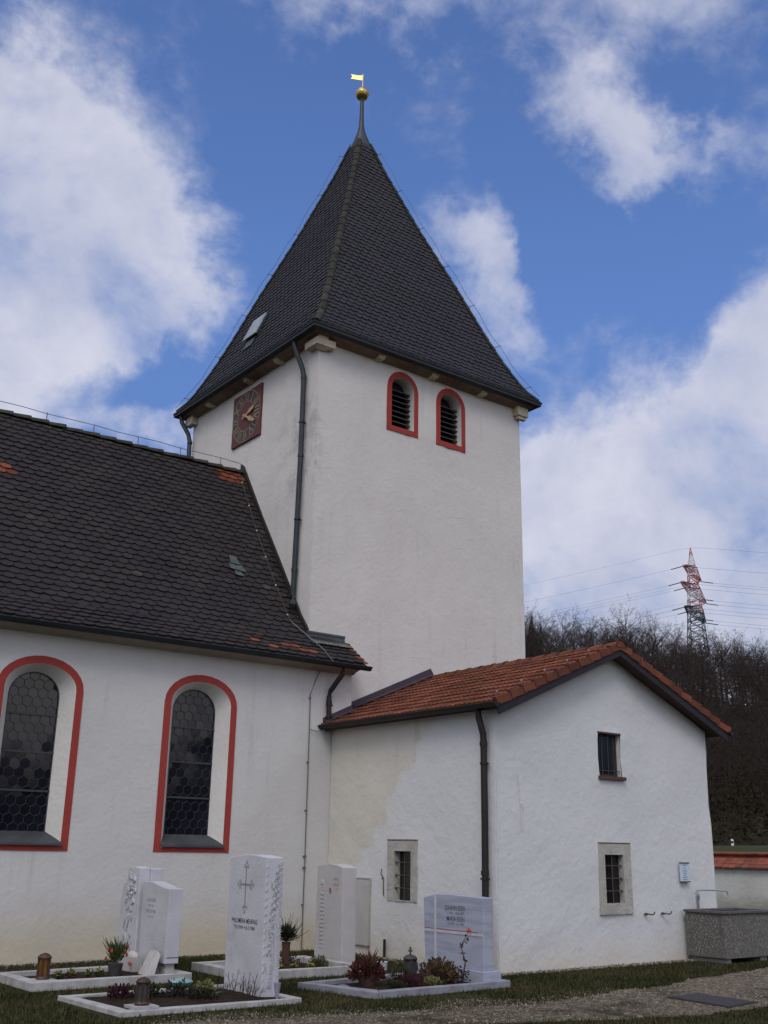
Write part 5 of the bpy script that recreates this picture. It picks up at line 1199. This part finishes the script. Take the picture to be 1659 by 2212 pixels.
# ---- bare trees
def make_tree(seed, H, name='bare_tree', spread=.42, dense=1.0):
    rg = random.Random(seed); tk = MB(); cr = MB()
    def limb(p, d, ln, r, lvl, up=.05):
        n_ = 4 if lvl < 2 else 3; pts = [p]; q_ = p.copy(); dd = d.copy()
        for i in range(n_):
            dd = (dd+rdir(rg, -.8)*(.14+.06*lvl)+Vector((0, 0, up))).normalized(); q_ = q_+dd*ln/n_; pts.append(q_.copy())
        if lvl < 2: tk.tube(pts, [r*(1-.78*i/n_) for i in range(n_+1)], 5 if lvl == 0 else 4, cap=False)
        else:
            for a, b, k in zip(pts, pts[1:], range(n_)):
                s_ = (b-a).cross(Vector((rg.uniform(-1, 1), rg.uniform(-1, 1), .2))).normalized()*max(r*(1-.3*k), .015); cr.add([a-s_, a+s_, b], [(0, 1, 2)])
        return pts
    tr_ = limb(Vector((0, 0, -.5)), Vector((rg.uniform(-.05, .05), rg.uniform(-.05, .05), 1)), H*.80, H*.017, 0, .02)
    c = Vector((tr_[3].x, tr_[3].y, H*.64)); rx, rz_ = H*spread*.78, H*.37
    NL = int(19*dense)
    for k in range(NL):
        f = .34+.64*k/(NL-1); i = min(3, int(f*4)); p = tr_[i].lerp(tr_[i+1], f*4-i); a = k*2.4+rg.uniform(-.5, .5); el = rg.uniform(-.1, .5)+1.3*(f-.34)
        d = Vector((math.cos(a), math.sin(a), el)).normalized()
        # run each limb out to a rounded crown envelope
        ln = H*.08
        while ln < H*.6:
            q_ = p+d*ln-c
            if (q_.x/rx)**2+(q_.y/rx)**2+(q_.z/rz_)**2 > 1: break
            ln += H*.02
        ln *= rg.uniform(.78, 1.02)
        l1 = limb(p, d, ln, H*.0065*(1.1-.5*f), 1, .06)
        for j in range(6):
            g_ = .25+.75*j/5; i1 = min(3, int(g_*3.99)); p1 = l1[i1].lerp(l1[i1+1], g_*3.99-i1); d1 = (d+rdir(rg, -.6)*1.1+Vector((0, 0, .12))).normalized()
            l2 = limb(p1, d1, H*.105*rg.uniform(.6, 1.2), .028, 2, .04)
            for m_ in range(6):
                p2 = l2[1+m_ % 3]; d2 = (d1+rdir(rg, -.7)*.95+Vector((0, 0, .08))).normalized(); e = p2+d2*H*.062*rg.uniform(.6, 1.25)
                s_ = d2.cross(rdir(rg)).normalized()*.017; cr.add([p2-s_, p2+s_, e], [(0, 1, 2)])
                for z_ in range(5):
                    q_ = p2.lerp(e, rg.uniform(.15, .95)); e2 = q_+(d2+rdir(rg, -.7)*1.0).normalized()*H*.04*rg.uniform(.5, 1.2); s_ = rdir(rg)*.0115; cr.add([q_-s_, q_+s_, e2], [(0, 1, 2)])
    root = empty(name, (0, 0, 0), 'bare tree', 'tree')
    tk.build('trunk', 'bark', root); cr.build('crown', 'twig', root); return root
def copy_thing(root):
    r_ = root.copy(); col.objects.link(r_)
    for ch in root.children:
        c = ch.copy(); col.objects.link(c); c.parent = r_
    return r_
protos = [make_tree(200+i, 13.8+1.2*(i % 3), spread=(.38, .48, .43)[i % 3], dense=(1, 1.15, .9, 1.1)[i % 4]) for i in range(7)]
used = set(); rg = random.Random(300); cnt = 0
def place(az_, d_, s_, label, pi=None):
    global cnt
    i = rg.randrange(len(protos)) if pi is None else pi; o = protos[i] if i not in used else copy_thing(protos[i]); used.add(i)
    x, y = CAMX+d_*math.cos(R(az_)), CAMY+d_*math.sin(R(az_)); o.location = (x, y, hgt(x, y)); o.rotation_euler = (0, 0, rg.uniform(0, 6.28)); o.scale = (s_, s_, s_*rg.uniform(.94, 1.06))
    o['label'] = label; o['group'] = 'bare trees of the wood on the hill'; cnt += 1
# the skyline row, each at its place
SK = [(47.2, 1.0), (46.2, .92), (45.3, 1.02), (44.4, .98), (43.5, .90), (42.6, .93), (41.8, .88), (41.0, .95), (40.2, .85), (39.5, 1.05), (38.7, 1.12), (37.9, 1.0), (37.1, .95), (36.3, .8), (35.5, .86), (34.6, .88), (33.8, .9), (33.0, .84), (32.1, .86), (31.2, .9), (30.3, .9), (29.4, .9), (28.4, .9)]
for i, (a, s_) in enumerate(SK):
    place(a+rg.uniform(-.15, .15), 222+rg.uniform(-6, 8), s_, 'broad round-crowned bare tree on the crest just left of the pylon' if i == 10 else 'bare brown tree standing on the crest of the wooded hill')
for k in range(34): place(rg.uniform(28.5, 48), 226+rg.uniform(0, 16), rg.uniform(.8, .95), 'bare brown tree standing on the crest of the wooded hill')
while cnt < 285:
    d_ = math.sqrt(rg.uniform(104**2, 218**2)); place(rg.uniform(28, 48.5), d_, rg.uniform(.60, .95)*(.8 if d_ < 130 else 1), 'bare brown tree on the slope of the wooded hill')
# one conifer tip above the crest
cf = empty('conifer', (0, 0, 0), 'single dark conifer rising from the bare wood beside the tower', 'tree'); rg2 = random.Random(5)
a_, d_ = 44.5, 219; x, y = CAMX+d_*math.cos(R(a_)), CAMY+d_*math.sin(R(a_)); z = hgt(x, y); cf.location = (x, y, z)
MB().tube([(x, y, z-.5), (x, y, z+12.4)], [.22, .04], 6).build('trunk', 'bark', cf); mb = MB()
for k in range(900):
    f = rg2.random(); zz = z+3+9.7*f; r_ = 2.3*(1-f)+.12; a = rg2.uniform(0, 6.28); p = Vector((x, y, zz)); e = Vector((x+r_*math.cos(a), y+r_*math.sin(a), zz-.5*r_)); s_ = Vector((-math.sin(a), math.cos(a), 0))*.16*(1.2-f); mb.add([p, e-s_, e+Vector((0, 0, -.25)), e+s_], [(0, 1, 2, 3)])
mb.build('crown', 'conifer', cf)
# undergrowth
rg = random.Random(400); mb = MB()
for k in range(16000):
    d_ = math.sqrt(rg.uniform(93**2, 226**2)); a = rg.uniform(27, 49.5); x, y = CAMX+d_*math.cos(R(a)), CAMY+d_*math.sin(R(a)); z = hgt(x, y)
    for j in range(3):
        p = Vector((x+rg.uniform(-.8, .8), y+rg.uniform(-.8, .8), z+rg.uniform(-.1, 1.9))); u = rdir(rg)*rg.uniform(.15, .5); v = u.cross(rdir(rg)).normalized()*rg.uniform(.03, .14); mb.add([p-v, p+v, p+u*2], [(0, 1, 2)])
prop(mb.build('undergrowth', 'scrub'), kind='stuff')
# roadside post
x, y = CAMX+86*math.cos(R(34.9)), CAMY+86*math.sin(R(34.9)); z = hgt(x, y)
rp = empty('road_marker_post', (x, y, z), 'small white roadside marker post on the grass bank beyond the yard wall', 'marker post')
MB().prism([(x-.07, y, z-.2), (x+.07, y, z-.2), (x+.07, y, z+.62), (x-.07, y, z+.70)], (.04, -.1, 0)).build('post', 'white_plastic', rp)
MB().box(x-.075, x+.075, y-.105, y+.003, z+.40, z+.55).build('black_band', 'black', rp)

# ============================================================ PYLON AND LINES
PX, PY = 222.9, 152.3; PB = 30.0; arm = Vector((-.941, -.41, 0)).normalized(); lin = Vector((arm.y, -arm.x, 0)); lin = -lin if lin.dot(Vector((-.595, .804, 0))) < 0 else lin
C0 = Vector((PX, PY, 0))
def ldir(s_): return lin if s_ > 0 else Vector((.66, -.75, 0)).normalized()
def bar(mb, a, b, r=.11, mi=0): mb.tube([a, b], r, 4, mi, cap=False)
py = empty('power_pylon', (PX, PY, PB), 'tall lattice electricity pylon, red and white above and green below, behind the hill crest', 'pylon')
def hwid(z):
    if z > 76.5: return max(.05, 1.0*(81.4-z)/4.9*.85)
    return .9+(76.5-z)*.058
def corner(z, i): h_ = hwid(z); s = ((1, 1), (1, -1), (-1, -1), (-1, 1))[i % 4]; return C0+arm*h_*s[0]+lin*h_*s[1]+Vector((0, 0, z))
def section(z0, z1, n_, name, mats, r=.10):
    mb = MB(); zs = [z0+(z1-z0)*i/n_ for i in range(n_+1)]
    for i in range(n_):
        for k in range(4):
            m0 = (i*len(mats)//n_) if len(mats) > 1 else 0
            bar(mb, corner(zs[i], k), corner(zs[i+1], k), r, m0); bar(mb, corner(zs[i], k), corner(zs[i+1], k+1), r*.55, m0); bar(mb, corner(zs[i], k+1), corner(zs[i+1], k), r*.55, m0)
            bar(mb, corner(zs[i+1], k), corner(zs[i+1], k+1), r*.55, m0)
    mb.build(name, mats, py)
section(29, 63.2, 15, 'lower_lattice', ['py_green'], .14); section(63.2, 76.6, 8, 'upper_lattice', ['py_red', 'py_white', 'py_red', 'py_white'][:4], .11)
section(76.6, 81.3, 4, 'peak', ['py_white', 'py_red'], .08)
ARMS = [(74.0, 9.4, (1.0,), 'py_red'), (68.6, 13.6, (1.0, .56), 'py_red'), (62.6, 11.2, (1.0, .5), 'py_green')]
ends = []
for z, L_, fr_, mk in ARMS:
    for sg in (1, -1):
        mb = MB(); tip = C0+arm*sg*L_+Vector((0, 0, z)); hb = hwid(z); n_ = 7
        base = [C0+arm*sg*hb+lin*hb*s+Vector((0, 0, z+dz)) for s, dz in ((1, 0), (-1, 0), (1, 1.9), (-1, 1.9))]
        tips = [tip+lin*.25, tip-lin*.25, tip+lin*.25+Vector((0, 0, .25)), tip-lin*.25+Vector((0, 0, .25))]
        for b, t_ in zip(base, tips): bar(mb, b, t_, .11, 0)
        for i in range(n_):
            f, g_ = i/n_, (i+1)/n_; P0 = [b.lerp(t_, f) for b, t_ in zip(base, tips)]; P1 = [b.lerp(t_, g_) for b, t_ in zip(base, tips)]; m0 = 0 if (i//2) % 2 == (0 if n_ % 2 else 1) or mk == 'py_green' else 1
            for a, b in ((0, 1), (2, 3), (0, 2), (1, 3)): bar(mb, P0[a], P1[b], .065, m0); bar(mb, P1[a], P1[b], .05, m0)
        mb.build('cross_arm', [mk, 'py_white' if mk == 'py_red' else 'py_green'], py)
        for f in fr_: ends.append((C0+arm*sg*L_*f+Vector((0, 0, z-.1)), z, sg, f))
mb = MB()
for p, z, sg, f in ends:
    for s_ in (1, -1):
        e = p+ldir(s_)*3.4+Vector((0, 0, -.55)); mb.tube([p+ldir(s_)*.2, e], .13, 5)
mb.build('insulator_strings', 'insul', py)
def span(p, s_, off=0):
    pts = []
    for i in range(0, 29):
        d_ = 3.4+i*13; zz = p.z-.55-.13*(d_-3.4)+.13*(d_-3.4)**2/370*1.0; pts.append(Vector((p.x, p.y, 0))+ldir(s_)*d_+arm*off+Vector((0, 0, zz)))
    return pts
ORD = {74.0: 'top', 68.6: 'middle', 62.6: 'lowest'}
for p, z, sg, f in ends:
    mb = MB()
    for s_ in (1, -1):
        mb.tube(span(p, s_, 0), .032, 3, cap=False)
    o = mb.build('power_line', 'conduct'); prop(o, 'thin cable hung from the %s %s of the %s pylon arm' % ('near' if sg > 0 else 'far', 'tip' if f == 1.0 else 'inner point', ORD[z]), 'power line', 'power lines strung from the pylon')
mb = MB()
for s_ in (1, -1): mb.tube([C0+Vector((0, 0, 81.3))]+span(C0+Vector((0, 0, 81.7)), s_), .028, 3, cap=False)
prop(mb.build('power_line', 'conduct'), 'thin earth cable running over the very tip of the pylon', 'power line', 'power lines strung from the pylon')
# tidy: windows of the church carry no thing-level tags
for o in bpy.data.objects:
    if o.parent:
        for k in ('category', 'group', 'label'):
            if k in o and (k != 'label' or not o[k]): del o[k]
bpy.context.view_layer.update()
